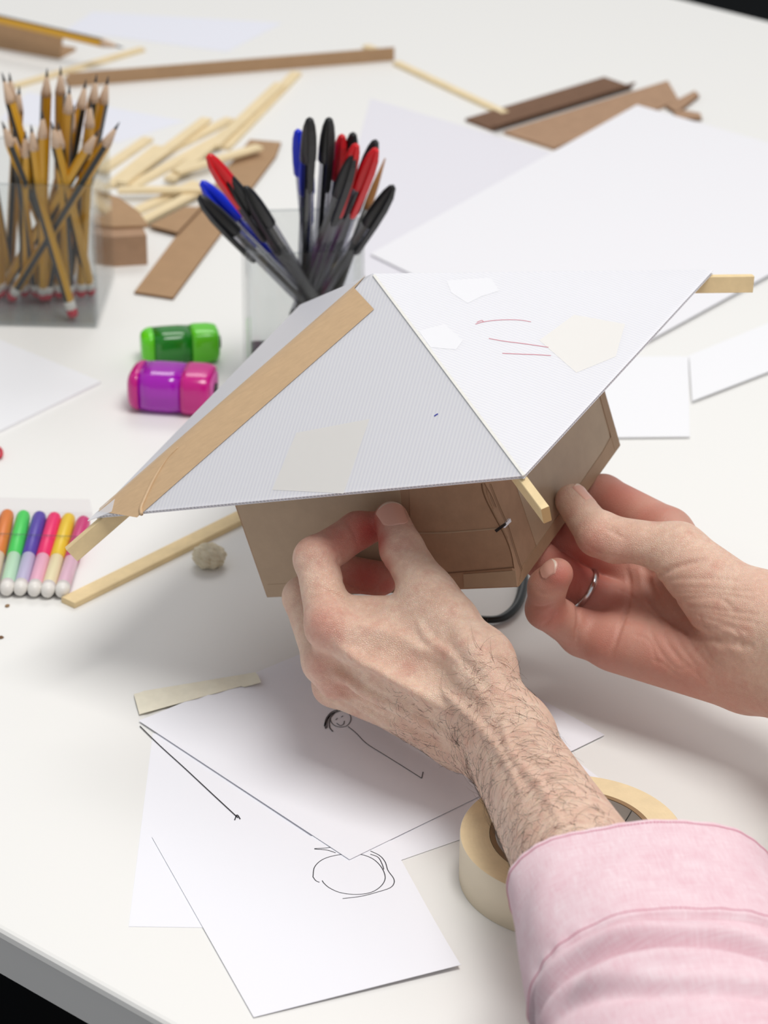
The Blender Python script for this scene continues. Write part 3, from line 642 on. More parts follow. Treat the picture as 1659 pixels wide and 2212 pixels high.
p_front, n_front = panel(rA, rB, rX); p_right, n_right = panel(rB, rC, rX); p_back, n_back = panel(rC, rD, rX); p_left, n_left = panel(rD, rA, rX)
def under(pts, n, mat, name='tape_patch', lb=None):
    q = [on_plane(x, y, rX + n * .04, n) for x, y in pts]; V, F = prism(q, n * .05); part(house, name, V, F, mat, label=lb)
under([(640, 935), (798, 905), (742, 1066), (588, 1058)], n_front, M['under_cream'], lb='faint cream tape patch on the front roof panel')
under([(1165, 735), (1240, 680), (1350, 700), (1330, 770), (1245, 805)], n_right, M['under_cream'], lb='faint cream tape patch on the right roof panel')
under([(965, 606), (1060, 600), (1078, 628), (1040, 640), (1010, 655), (975, 632)], n_right, M['under_white'])
under([(905, 715), (960, 700), (1000, 735), (985, 755), (930, 750)], n_right, M['under_white'])
def rl(pts, wd, mat, n, name='pen_stroke'):
    V, F = ribbon(spline([on_plane(x, y, rX + n * .12, n) for x, y in pts], 6), wd, n); part(house, name, V, F, mat)
rl([(1027, 700), (1045, 695), (1080, 691), (1120, 691), (1147, 695)], .45, M['ink_red'], n_right)
rl([(1030, 696), (1041, 692), (1044, 695)], .4, M['ink_red'], n_right)
rl([(1056, 731), (1090, 737), (1130, 742), (1185, 750)], .5, M['ink_red'], n_right)
rl([(1085, 763), (1130, 765), (1160, 766), (1190, 768)], .5, M['ink_red'], n_right)
rl([(938, 899), (942, 896), (946, 894)], .9, M['ink_blue'], n_front)
V, F = bar(rX + (rB - rX) * .01 + HR[:, 2] * .1, rB + HR[:, 2] * .1, 1.5, .7, up=unit(n_front + n_right), bev=.15); part(house, 'ridge_edge', V, F, M['ridge'])
# hip sticks whose ends stick out at the corners
for c, ext in ((rA, 22), (rB, 22), (rC, 22), (rD, 18)):
    d = unit(c - rX); nn_ = unit(HR[:, 2] - d * (HR[:, 2] @ d)); off = -nn_ * 7.6
    V, F = bar(rX + d * 42 + off, c + d * ext + off, 4.2, 9.0, up=nn_, bev=.3); part(house, 'roof_stick', V, F, [M['wood'], M['wood_end']], fm=[1, 1] + [0] * 8)
# brown paper tape folded over the front left hip
hd = unit(rA - rX); inF = unit(np.cross(n_front, hd)); inF = inF if inF @ (rB - rX) > 0 else -inF
inL = unit(np.cross(n_left, hd)); inL = inL if inL @ (rD - rX) > 0 else -inL
hipL = np.linalg.norm(rA - rX)
def tF(px, py): return on_plane(px, py, rX + n_front * .35, n_front)
t_end = tF(767, 624); e0, e1 = tF(808, 668), tF(296, 1118)
Lt = (t_end - rX) @ hd; V, F = [], []; nT = 40
for i in range(nT + 1):
    t = i / nT; s = Lt + (hipL - 3.5 - Lt) * t
    a = rX + hd * s; lowp = e0 * (1 - t) + e1 * t
    lw = 17.0 * (1 - t) + 12.0 * t
    left = a + inL * lw + n_left * .35 - hd * 9 * (1 - t)
    mid = a + unit(n_front + n_left) * .45
    V += [left, a + inL * lw * .5 + n_left * (.38) - hd * 4 * (1 - t), mid]
    for q in (.25, .5, .75, 1):
        V.append(mid * (1 - q) + lowp * q + n_front * (.05 + (.10 * math.sin(i * 1.7 + q * 5) if q < 1 else 0)))
    if i:
        m = 7 * i
        F += [(m - 7 + k, m - 6 + k, m + 1 + k, m + k) for k in range(6)]
V = np.array(V); part(house, 'paper_tape', V, F, M['kraft'], True, label='brown paper tape over the front left ridge')
cr_ = spline([tF(x, y) for x, y in ((386, 966), (362, 990), (345, 1015), (328, 1045), (312, 1080), (305, 1098), (306, 1112))], 6)
V, F = tube(cr_ + n_front * .2, np.concatenate([np.linspace(.2, 1.0, len(cr_) // 2), np.full(len(cr_) - len(cr_) // 2, 1.0)]), 8); part(house, 'tape_crease', V, F, M['kraft'], True)
V, F = join(prism([rA + hd * 4, rA - hd * 9 + inF * 7, rA - hd * 14 + inF * 1], n_front * .5), prism([rA + hd * 4, rA - hd * 12 + inL * 1, rA - hd * 9 + inL * 6], n_left * .5))
part(house, 'frayed_corner', V, F, M['under_white'])

# ------------------------------------------------------------------ hands: sculpted as blended distance fields, meshed with surface nets
class Field:
    def __init__(s, lo, hi, h):
        s.lo = np.asarray(lo, float); s.h = h; s.n = np.ceil((np.asarray(hi, float) - s.lo) / h).astype(int) + 1
        s.D = np.full(s.n, 60.0, np.float32)
    def like(s):
        f = Field.__new__(Field); f.lo, f.h, f.n = s.lo, s.h, s.n; f.D = np.full(s.n, 60.0, np.float32); return f
    def box(s, lo, hi):
        a = np.clip(np.floor((lo - s.lo) / s.h).astype(int), 0, s.n - 1); b = np.clip(np.ceil((hi - s.lo) / s.h).astype(int) + 1, 1, s.n)
        g = [(s.lo[i] + s.h * np.arange(a[i], b[i])).astype(np.float32) for i in range(3)]
        return tuple(slice(a[i], b[i]) for i in range(3)), g[0][:, None, None], g[1][None, :, None], g[2][None, None, :]
    def cone(s, a, b, ra, rb, k=4.0, sub=False, flat=None):
        """tapered capsule; flat=(unit vector, factor) squashes it along that vector"""
        a, b = np.asarray(a, float), np.asarray(b, float); m = max(ra, rb) + k + 6
        sl, X, Y, Z = s.box(np.minimum(a, b) - m, np.maximum(a, b) + m)
        if 0 in [q.stop - q.start for q in sl]: return
        d = b - a; L2 = max(float(d @ d), 1e-6)
        px, py, pz = X - a[0], Y - a[1], Z - a[2]
        t = np.clip((px * d[0] + py * d[1] + pz * d[2]) / L2, 0, 1)
        px, py, pz = px - t * d[0], py - t * d[1], pz - t * d[2]
        q2 = px * px + py * py + pz * pz
        if flat is not None:
            f, fac = flat; c = px * f[0] + py * f[1] + pz * f[2]; q2 = q2 + c * c * (1 / fac ** 2 - 1)
        v = np.sqrt(q2) - (ra + (rb - ra) * t)
        D = s.D[sl]
        if sub:
            v = -v; hh = np.clip(.5 - .5 * (D - v) / k, 0, 1); hh = 1 - hh
            # smooth max
            mx = np.maximum(D, v) + np.maximum(k - np.abs(D - v), 0) ** 2 / (4 * k); s.D[sl] = mx
        else:
            s.D[sl] = np.minimum(D, v) - np.maximum(k - np.abs(D - v), 0) ** 2 / (4 * k)
    def chain(s, pts, rs, k=3.0, flat=None):
        for i in range(len(pts) - 1): s.cone(pts[i], pts[i + 1], rs[i], rs[i + 1], k, flat=flat)
    def blend(s, o, k):
        return np.minimum(s.D, o.D) - np.maximum(k - np.abs(s.D - o.D), 0) ** 2 / (4 * k)
    def at(s, p):
        q = (np.asarray(p, float) - s.lo) / s.h; q = np.clip(q, 0, s.n - 1.001); i = q.astype(int); f = q - i; i = i.T; f = f.T; r = 0
        for dx in (0, 1):
            for dy in (0, 1):
                for dz in (0, 1):
                    wgt = (f[0] if dx else 1 - f[0]) * (f[1] if dy else 1 - f[1]) * (f[2] if dz else 1 - f[2])
                    r = r + wgt * s.D[i[0] + dx, i[1] + dy, i[2] + dz]
        return r
    def grad(s, p, e=1.2):
        p = np.atleast_2d(p); g = np.stack([s.at(p + e * np.eye(3)[i]) - s.at(p - e * np.eye(3)[i]) for i in range(3)], 1)
        return g / np.maximum(np.linalg.norm(g, axis=1, keepdims=True), 1e-6)
    def cast(s, o, d, t0, t1):
        """first surface point along o + d t"""
        t = np.arange(t0, t1, .5); p = o + d * t[:, None]; v = s.at(p); k = np.argmax(v < 0)
        if not (v < 0).any(): return p[np.argmin(v)]
        if k == 0: return p[0]
        a = v[k - 1] / (v[k - 1] - v[k]); return p[k - 1] * (1 - a) + p[k] * a
    def surf(s, px, py, z0=1200, z1=1750): return s.cast(C0, ray(px, py), z0, z1)
    def line(s, pts, n=5):
        px = spline([(x, y, 0) for x, y in pts], n) if len(pts) > 2 else np.array([(x, y, 0) for x, y in pts], float)
        return np.array([s.surf(x, y) for x, y, _ in px])
    def ridge(s, pts, r, hgt, k=2.0, taper=True):
        q = s.line(pts); g = s.grad(q); q = q - g * (r - hgt); n = len(q)
        for i in range(n - 1):
            f = (lambda u: (min(1, 4 * u, 4 * (1 - u)) * .6 + .4) if taper else 1)
            s.cone(q[i], q[i + 1], r * f(i / (n - 1)), r * f((i + 1) / (n - 1)), k)
    def groove(s, pts, r, dep, k=1.0):
        q = s.line(pts); g = s.grad(q); q = q + g * (r - dep); n = len(q)
        for i in range(n - 1):
            f = lambda u: min(1, 4 * u + .3, 4 * (1 - u) + .3)
            q0, q1 = q[i] + g[i] * (1 - f(i / (n - 1))) * dep, q[i + 1] + g[i + 1] * (1 - f((i + 1) / (n - 1))) * dep
            s.cone(q0, q1, r, r, k, sub=True)
    def blur(s, it=1):
        for _ in range(it):
            for ax in range(3):
                D = s.D; s.D = D.copy(); sl = [slice(None)] * 3
                c, l, r = list(sl), list(sl), list(sl); c[ax] = slice(1, -1); l[ax] = slice(0, -2); r[ax] = slice(2, None)
                s.D[tuple(c)] = .5 * D[tuple(c)] + .25 * (D[tuple(l)] + D[tuple(r)])
    def mesh(s, smooth=2):
        D = s.D; ins = D < 0; n = np.array(D.shape) - 1
        cnt = np.zeros(n, np.int8); off = [(a, b, c) for a in (0, 1) for b in (0, 1) for c in (0, 1)]
        for a, b, c in off: cnt += ins[a:a + n[0], b:b + n[1], c:c + n[2]]
        act = (cnt > 0) & (cnt < 8); idx = np.argwhere(act); lut = np.full(act.shape, -1, np.int32); lut[act] = np.arange(len(idx))
        acc = np.zeros((len(idx), 3)); num = np.zeros(len(idx))
        for a in off:
            for ax in range(3):
                if a[ax]: continue
                b = list(a); b[ax] = 1; i0 = idx + a; i1 = idx + b
                v0 = D[i0[:, 0], i0[:, 1], i0[:, 2]]; v1 = D[i1[:, 0], i1[:, 1], i1[:, 2]]; x = (v0 < 0) != (v1 < 0)
                t = np.where(x, v0 / np.where(x, v0 - v1, 1), 0); p = np.array(a, float) + np.zeros((len(idx), 3)); p[:, ax] += t
                acc += p * x[:, None]; num += x
        V = s.lo + (idx + acc / num[:, None]) * s.h
        Q = []
        for ax in range(3):
            u, v = (ax + 1) % 3, (ax + 2) % 3
            lo_, hi_ = [slice(None)] * 3, [slice(None)] * 3; lo_[ax] = slice(0, -1); hi_[ax] = slice(1, None)
            x = ins[tuple(lo_)] != ins[tuple(hi_)]; e = np.argwhere(x); e = e[(e[:, u] > 0) & (e[:, v] > 0) & (e[:, u] < n[u]) & (e[:, v] < n[v])]
            fl = ins[tuple(lo_)][e[:, 0], e[:, 1], e[:, 2]]
            def L(du, dv):
                q = e.copy(); q[:, u] -= du; q[:, v] -= dv; return lut[q[:, 0], q[:, 1], q[:, 2]]
            q = np.stack([L(1, 1), L(0, 1), L(0, 0), L(1, 0)], 1); q[~fl] = q[~fl][:, ::-1]; Q.append(q)
        Q = np.vstack(Q); Q = Q[(Q >= 0).all(1)]
        for _ in range(smooth):
            e = np.vstack([Q[:, [0, 1]], Q[:, [1, 2]], Q[:, [2, 3]], Q[:, [3, 0]]]); m = len(V); deg = np.bincount(e[:, 0], minlength=m)
            av = np.stack([np.bincount(e[:, 0], V[e[:, 1], i], m) for i in range(3)], 1) / np.maximum(deg, 1)[:, None]
            V = V + .5 * (av - V)
        return V, Q

def skin_mat():
    k = N('skin'); b = k.b
    tc = k.add('ShaderNodeTexCoord'); at = k.add('ShaderNodeAttribute', attribute_name='flush_bounce'); pa = k.add('ShaderNodeAttribute', attribute_name='palm')
    n1 = k.add('ShaderNodeTexNoise', i_Scale=55.0, i_Detail=5.0, i_Roughness=.6); k.link(tc.outputs['Object'], n1.inputs[0])
    n2 = k.add('ShaderNodeTexNoise', i_Scale=260.0, i_Detail=4.0, i_Roughness=.7); k.link(tc.outputs['Object'], n2.inputs[0])
    def mix(f, a, b_):
        m = k.add('ShaderNodeMix', data_type='RGBA')
        if isinstance(f, float): m.inputs[0].default_value = f
        else: k.link(f, m.inputs[0])
        for s_i, q in ((6, a), (7, b_)):
            if isinstance(q, tuple): m.inputs[s_i].default_value = q
            else: k.link(q, m.inputs[s_i])
        return m.outputs[2]
    r1 = k.add('ShaderNodeMapRange', i_1=.35, i_2=.68); k.link(n1.outputs[0], r1.inputs[0])
    r2 = k.add('ShaderNodeMapRange', i_1=.35, i_2=.65, i_3=0., i_4=.45); k.link(n2.outputs[0], r2.inputs[0])
    c = mix(r1.outputs[0], lin((246, 216, 193)), lin((234, 196, 173)))
    c = mix(r2.outputs[0], c, lin((218, 174, 154)))
    c = mix(pa.outputs['Fac'], c, lin((190, 138, 121)))  # palm tone, darkened further to put shade into the skin colour
    c = mix(at.outputs['Fac'], c, lin((196, 74, 66)))  # skin redness, plus red light bounced between the fingers painted in
    n4 = k.add('ShaderNodeTexNoise', i_Scale=120.0, i_Detail=3.0); k.link(tc.outputs['Object'], n4.inputs[0])
    r4 = k.add('ShaderNodeMapRange', i_1=.52, i_2=.72, i_3=0., i_4=.28); k.link(n4.outputs[0], r4.inputs[0]); c = mix(r4.outputs[0], c, lin((206, 128, 112)))
    k.link(c, b.inputs['Base Color'])
    b.inputs['Roughness'].default_value = .46; b.inputs['Specular IOR Level'].default_value = .42
    b.inputs['Subsurface Weight'].default_value = .30; b.inputs['Subsurface Radius'].default_value = (1.0, .32, .16); b.inputs['Subsurface Scale'].default_value = .0045
    mp = k.add('ShaderNodeMapping'); k.link(tc.outputs['Object'], mp.inputs[0]); mp.inputs['Rotation'].default_value = (.4, .5, .9); mp.inputs['Scale'].default_value = (1, 1.8, 1.2)
    v = k.add('ShaderNodeTexVoronoi', feature='DISTANCE_TO_EDGE', i_Scale=980.0); k.link(mp.outputs[0], v.inputs[0])
    vr = k.add('ShaderNodeMapRange', i_1=0., i_2=.22); k.link(v.outputs['Distance'], vr.inputs[0])
    n3 = k.add('ShaderNodeTexNoise', i_Scale=420.0, i_Detail=5.0); k.link(tc.outputs['Object'], n3.inputs[0])
    ad = k.add('ShaderNodeMath', operation='MULTIPLY_ADD'); ad.inputs[1].default_value = 1.1; k.link(n3.outputs[0], ad.inputs[0]); k.link(vr.outputs[0], ad.inputs[2])
    bp = k.add('ShaderNodeBump', i_Strength=.5, i_Distance=.0003); st = k.add('ShaderNodeMapRange', i_1=0., i_2=.7, i_3=.68, i_4=.32); k.link(pa.outputs['Fac'], st.inputs[0]); k.link(st.outputs[0], bp.inputs['Strength']); k.link(ad.outputs[0], bp.inputs['Height']); k.link(bp.outputs[0], b.inputs['Normal'])
    return k.m
M['skin'] = skin_mat()
M['nail'] = pbr('fingernail', (222, 170, 152), .28, .5); M['nail_tip'] = pbr('fingernail_edge', (228, 206, 188), .3)
M['hair'] = pbr('arm_hair_brown', (84, 66, 54), .5)
M['silver'] = pbr('ring_silver', (220, 220, 222), .18, metal=1.0)

pr0 = P(1700, 1500, 1400); pr0[2] = 0
person = empty('person', pr0, 'person in pink linen shirt, both hands steadying the cardboard house', 'person')
def finish(fd, name, flush_bounce, palm=None, smooth=2, label=None):
    V, Q = fd.mesh(smooth); o = part(person, name, V, Q, M['skin'], True, label=label)
    f = np.zeros(len(V))
    for c, r, a in flush_bounce: f = np.maximum(f, a * np.exp(-((V - c) ** 2).sum(1) / (r * r)))
    at = o.data.attributes.new('flush_bounce', 'FLOAT', 'POINT'); at.data.foreach_set('value', f.astype(np.float32))
    pm = palm(V) if palm is not None else np.zeros(len(V))
    at = o.data.attributes.new('palm', 'FLOAT', 'POINT'); at.data.foreach_set('value', pm.astype(np.float32))
    return o, V
def nail(o, fd, c, n, a, W, L):
    """fingernail plate laid on the field: c centre, n outward, a towards the tip"""
    n = unit(n); a = unit(a - n * (a @ n)); s = np.cross(n, a); g = 12; V, F, fm = [], [], []
    for j in range(g + 1):
        v = j / g
        for i in range(g + 1):
            u = 2 * i / g - 1; wv = W / 2 * (1 - .12 * (1 - v)) * (1 - .55 * max(0, (.22 - v) / .22) ** 2 - .25 * max(0, (v - .8) / .2) ** 2)
            q = c + a * ((v - .5) * L - .17 * L * u * u * v) + s * u * wv
            h = fd.cast(q + n * 14, -n, 0, 22); gr = fd.grad(h)[0]; lift = .28 + (.55 * ((v - .78) / .22) ** 1 if v > .78 else 0)
            V.append(h + unit(gr + n) * lift)
    for j in range(g):
        for i in range(g): k = j * (g + 1) + i; F.append((k, k + 1, k + g + 2, k + g + 1)); fm.append(1 if j >= g - 1 else 0)
    V = np.array(V); nn = len(V); e = list(range(g)) + [j * (g + 1) + g for j in range(g)] + [g * (g + 1) + g - i for i in range(g)] + [(g - j) * (g + 1) for j in range(g)]
    V2 = V - n * .9; F += [(e[(k + 1) % len(e)], e[k], e[k] + nn, e[(k + 1) % len(e)] + nn) for k in range(len(e))]; fm += [0] * len(e)
    part(person, 'fingernail', np.vstack([V, V2]), F, [M['nail'], M['nail_tip']], True, fm=fm, sub=o)

# ---- left hand: back of the hand to the camera, thumb and forefinger pinching the front wall
VOX = 0.85
Lp = dict(T4=P(845, 1120, 1478), T3=P(868, 1186, 1466), T2=P(925, 1282, 1450), T1=P(1035, 1432, 1424),
          I1=P(712, 1352, 1452), I2=P(684, 1206, 1470), I3=P(772, 1146, 1485), I4=P(812, 1136, 1487),
          M1=P(705, 1428, 1470), M2=P(656, 1290, 1500), M3=P(735, 1238, 1508), M4=P(822, 1250, 1502),
          R1=P(722, 1480, 1487), R2=P(695, 1372, 1522), R3=P(760, 1325, 1535), R4=P(825, 1330, 1530),
          L1=P(765, 1496, 1502), L2=P(742, 1430, 1530), L3=P(790, 1392, 1545), L4=P(835, 1395, 1543),
          i0=P(1030, 1535, 1420), m0=P(1020, 1562, 1432), r0=P(1008, 1588, 1446), l0=P(1002, 1606, 1460),
          a0=P(1104, 1592, 1405), a1=P(1290, 1920, 1275), b0=P(1078, 1622, 1437), b1=P(1255, 1900, 1300))
pts = np.array(list(Lp.values())); fd = Field(pts.min(0) - 34, pts.max(0) + 34, VOX); q = Lp
# palm and wrist
fd.chain([q['I1'], q['i0']], [11.5, 13], 8); fd.chain([q['M1'], q['m0']], [11.5, 13], 8); fd.chain([q['R1'], q['r0']], [10.5, 12.5], 8); fd.chain([q['L1'], q['l0']], [9, 12], 8)
fd.cone(q['T2'], q['T1'], 11.5, 14, 6); fd.cone(q['T1'], q['a0'], 13.5, 17, 10); fd.cone(q['i0'], q['a0'], 13, 18, 10); fd.cone(q['l0'], q['b0'], 12, 16, 10)
fd.chain([q['a0'], q['a1']], [18.5, 26], 10); fd.chain([q['b0'], q['b1']], [16.5, 25], 12)
web = (q['T2'] * .45 + q['I1'] * .55)                        # muscle and skin between thumb and forefinger
fd.cone(q['I1'] * .62 + q['i0'] * .38, q['T2'] * .6 + q['T1'] * .4, 8.5, 9.5, 14)
fd.cone(q['I1'] * .80 + q['i0'] * .20, q['T2'] * .9 + q['T1'] * .1, 5.0, 6.0, 12)
fd.cone(q['I1'] * .35 + q['i0'] * .65, q['T1'], 12, 12, 14)
fd.cone(P(738, 1322, 1462), P(886, 1326, 1453), 8.2, 9, 7)
inner = (q['M1'] + q['R1']) / 2
fd.cone(P(800, 1450, 1505), P(980, 1560, 1462), 14, 16, 10)  # palm side
palm_f = fd; fingers = []
def finger(ks, rs, k=3.0): f = fd.like(); f.chain([q[x] for x in ks], rs, k); fingers.append(f); return f
f_i = finger(['I1', 'I2', 'I3', 'I4'], [11.3, 10.6, 9.2, 7.6]); f_i.cone(q['I2'] + unit(q['I2'] - q['I3']) * .8, q['I2'], 10.6, 10.6, 3)
f_m = finger(['M1', 'M2', 'M3', 'M4'], [11.2, 10.4, 9.6, 8.8]); f_r = finger(['R1', 'R2', 'R3', 'R4'], [10.4, 9.6, 8.6, 7.8]); f_l = finger(['L1', 'L2', 'L3', 'L4'], [9.0, 8.4, 7.4, 6.8])
f_t = fd.like(); f_t.chain([q['T2'], q['T3']], [11.8, 10.6], 3); f_t.cone(q['T3'], q['T4'], 10.6, 8.6, 3); fingers.append(f_t)
res = fd.D
for f, k in zip(fingers, (5, 5, 4, 4, 7)):
    m = np.minimum(fd.D, f.D) - np.maximum(k - np.abs(fd.D - f.D), 0) ** 2 / (4 * k); res = np.minimum(res, m)
fd.D = res.astype(np.float32); fd.blur(1)
# knuckles, tendons, veins, wrinkles drawn onto the surface
for kk, r, h in (('I1', 8.5, 1.6), ('M1', 8, 1.8), ('R1', 7, 1.2)):
    n = unit(C0 - q[kk]); sp_ = fd.cast(q[kk] + n * 30, -n, 0, 40); fd.cone(sp_ - n * (r - h), sp_ - n * (r - h) + np.array([0, 0, 1.0]), r, r, 7)
fd.ridge([(735, 1400), (800, 1430), (880, 1478), (960, 1530)], 3.0, 2.3, 3.5)
fd.ridge([(722, 1455), (780, 1490), (860, 1530), (950, 1575), (1010, 1610)], 2.7, 2.3, 3)
fd.ridge([(745, 1508), (810, 1542), (890, 1580), (960, 1620)], 2.4, 1.8, 2.6)
fd.ridge([(860, 1395), (940, 1425), (1010, 1470), (1070, 1530)], 2.4, 1.1, 4)
fd.ridge([(930, 1470), (985, 1520), (1040, 1575), (1090, 1640), (1130, 1720)], 1.7, 1.0, 2.4)
fd.ridge([(985, 1350), (1040, 1430), (1090, 1510)], 3.4, .9, 6)
fd.ridge([(905, 1345), (930, 1385), (985, 1425), (1040, 1490)], 1.6, .7, 2.5)
fd.ridge([(820, 1400), (850, 1440), (905, 1462), (945, 1500)], 1.4, .6, 2.5)
fd.ridge([(1085, 1560), (1110, 1630), (1170, 1700), (1210, 1770)], 1.7, .8, 2.5)
fd.groove([(762, 1448), (820, 1482), (900, 1530)], 4.5, 2.0, 3.5); fd.groove([(742, 1490), (800, 1522), (870, 1555)], 3.5, 1.9, 3)
fd.groove([(780, 1385), (860, 1420), (940, 1470)], 7, 1.0, 7)
fd.groove([(748, 1125), (764, 1150), (776, 1182)], .9, .55, .6)                      # forefinger joint crease
fd.groove([(738, 1198), (730, 1214), (742, 1232)], .9, .5, .6); fd.groove([(690, 1165), (720, 1180), (748, 1200)], .8, .25, .6)
fd.groove([(745, 1262), (768, 1276), (800, 1284), (846, 1283)], 1.1, .6, .8); fd.groove([(735, 1250), (752, 1266), (775, 1275)], .8, .4, .6)
for x in (785, 800, 816, 828): fd.groove([(x, 1215), (x - 3, 1235), (x + 5, 1262)], .8, .4, .6)
for i in range(5): fd.groove([(862 + i * 9, 1146 + i * 10), (880 + i * 7, 1150 + i * 10), (900 + i * 5, 1162 + i * 9)], .8, .22, .6)
for i in range(4): fd.groove([(648 + i * 7, 1225 - i * 6), (668 + i * 8, 1238 - i * 5), (690 + i * 8, 1252 - i * 8)], .8, .2, .6)
for i in range(5): fd.groove([(690 + 9 * i, 1265 + i * 5), (705 + 10 * i, 1278 + i * 4), (728 + 10 * i, 1284 + i * 3)], .8, .22, .6)
for i in range(6): fd.groove([(990 + i * 13, 1262 + i * 20), (1004 + i * 13, 1278 + i * 20), (1012 + i * 13, 1300 + i * 20)], .8, .22, .6)
lt = unit(q['T4'] - q['T3'])
flush_bounce = [(fd.surf(692, 1352), 14, .42), (fd.surf(690, 1440), 11, .30), (fd.surf(712, 1492), 11, .32), (fd.surf(800, 1150), 18, .92), (fd.surf(735, 1160), 15, .6), (fd.surf(655, 1200), 10, .16),  # knuckle redness; spots between the fingers also paint bounced red light
         (fd.surf(790, 1250), 18, .85), (fd.surf(835, 1270), 12, .8), (fd.surf(820, 1170), 9, .8), (fd.surf(836, 1225), 8, .55), (fd.surf(870, 1170), 9, .2), (fd.surf(845, 1105), 7, .18), (fd.surf(880, 1440), 6, .22),
         (q['M4'], 22, .7), (q['R3'], 26, .6)]
lh, LV = finish(fd, 'hand', flush_bounce, label='hand pinching the front wall with thumb and forefinger')
nc = fd.surf(851, 1109); nail(lh, fd, nc, unit(C0 - nc) * .8 + np.array([.25, 0, .35]), q['T4'] - q['T3'] + np.array([0, 0, 6.0]), 13.6, 14.5)
LFD = fd; LQ = q

# ---- right hand: palm to the camera, thumb on the side wall, fingers under the floor
def RW(px, py, e): return on_plane(px, py, HL((0, 0, 0)), nR) + nR * e
def BW(px, py, e):                                            # below the house floor
    return on_plane(px, py, HL((0, 0, -e)), HR[:, 2])
Rp = dict(T4=RW(1203, 1084, 8.6), T3=P(1291, 1156, 1502), T2=P(1466, 1186, 1494), T1=P(1640, 1322, 1470),
          I1=P(1442, 1152, 1535), I2=BW(1302, 1075, 12.2), I3=BW(1240, 1085, 11), I4=BW(1200, 1085, 9.5),
          M1=P(1378, 1232, 1545), M2=BW(1244, 1166, 13.5), M3=BW(1182, 1172, 11), M4=BW(1120, 1180, 10),
          R1=P(1312, 1305, 1538), R2=P(1204, 1240, 1530), R3=P(1172, 1212, 1524), R4=P(1150, 1190, 1520),
          L1=P(1258, 1368, 1522), L2=P(1178, 1316, 1502), L3=P(1182, 1268, 1490), L4=P(1203, 1240, 1484),
          i0=P(1632, 1350, 1484), m0=P(1632, 1388, 1486), r0=P(1632, 1428, 1486), l0=P(1630, 1462, 1484),
          a0=P(1668, 1345, 1470), a1=P(2120, 1640, 1330), b0=P(1665, 1448, 1472), b1=P(2100, 1740, 1330))
pts = np.array(list(Rp.values())); fd = Field(pts.min(0) - 34, pts.max(0) + 34, VOX); q = Rp
fd.chain([q['I1'], q['i0']], [12, 14], 9); fd.chain([q['M1'], q['m0']], [12.5, 14], 9); fd.chain([q['R1'], q['r0']], [12, 14], 9); fd.chain([q['L1'], q['l0']], [11.5, 14], 9)
fd.cone(q['T2'], q['T1'], 12.5, 16, 8); fd.cone(P(1475, 1225, 1490), P(1610, 1370, 1468), 12, 19, 12)          # ball of the thumb
fd.cone(P(1330, 1392, 1512), P(1590, 1462, 1478), 12, 15.5, 12)                                                # heel of the hand
fd.cone(q['T1'], q['a0'], 16, 20, 12); fd.cone(q['l0'], q['b0'], 14.5, 18, 12); fd.chain([q['a0'], q['a1']], [20, 27], 14); fd.chain([q['b0'], q['b1']], [18, 26], 14)
fingers = []
finger(['I1', 'I2', 'I3', 'I4'], [13.2, 12, 10.8, 8.8]); finger(['M1', 'M2', 'M3', 'M4'], [12, 12.2, 10.6, 9]); finger(['R1', 'R2', 'R3', 'R4'], [11.5, 10, 9.2, 8])
finger(['L1', 'L2', 'L3', 'L4'], [11, 9.8, 9.4, 8.2]); f_t = finger(['T2', 'T3', 'T4'], [12, 10.6, 8.8])
f_t.cone(P(1330, 1172, 1500), P(1300, 1150, 1502), 10.8, 10.8, 3)
res = fd.D
for f, k in zip(fingers, (5, 5, 5, 5, 7)):
    m = np.minimum(fd.D, f.D) - np.maximum(k - np.abs(fd.D - f.D), 0) ** 2 / (4 * k); res = np.minimum(res, m)
fd.D = res.astype(np.float32); fd.blur(1)
G = fd.groove
G([(1388, 1225), (1420, 1240), (1470, 1222), (1520, 1210)], 1.4, .9, 1.2)
G([(1392, 1230), (1402, 1270), (1430, 1320), (1475, 1352), (1530, 1378), (1620, 1395)], 2.2, 1.5, 2)             # life line
G([(1352, 1222), (1360, 1262), (1355, 1310), (1335, 1370), (1318, 1420)], 1.2, .8, 1)
G([(1268, 1245), (1310, 1262), (1352, 1282), (1400, 1318), (1440, 1350)], 1.0, .5, .8)
G([(1248, 1255), (1246, 1290), (1250, 1340), (1244, 1390)], 1.4, 1.0, 1.2)
for i in range(9):
    j = [rng.uniform(-7, 7) for _ in range(8)]; x0, x1 = rng.uniform(0, 30), rng.uniform(-60, 20)
    G([(1412 + i * 10 + x0, 1258 + i * 11 + j[0]), (1452 + i * 10 + j[1], 1258 + i * 13 + j[2]), (1515 + i * 10 + j[3], 1250 + i * 16 + j[4]), (1600 + i * 6 + x1, 1262 + i * 18 + j[5])], rng.uniform(.7, 1.2), rng.uniform(.18, .45), .8)
for i in range(10):
    a, b = rng.uniform(1290, 1560), rng.uniform(1300, 1450); G([(a, b), (a + rng.uniform(15, 40), b + rng.uniform(10, 40)), (a + rng.uniform(45, 80), b + rng.uniform(25, 75))], .8, .2, .7)
for i in range(5): G([(1400 + i * 28, 1330 + i * 10), (1412 + i * 30, 1380 + i * 8), (1440 + i * 34, 1430 + i * 6)], 1.0, .3, .8)
for i in range(4): G([(1300 + i * 8, 1122 + i * 4), (1306 + i * 9, 1142 + i * 3), (1322 + i * 9, 1152 + i * 4)], .8, .32, .6)
G([(1268, 1180), (1300, 1196), (1350, 1206), (1392, 1224)], .9, .25, .7)
G([(1152, 1310), (1172, 1312), (1196, 1304)], .9, .6, .7); G([(1170, 1353), (1188, 1342), (1203, 1318)], .9, .7, .7); G([(1160, 1280), (1184, 1284), (1206, 1274)], .8, .3, .6)
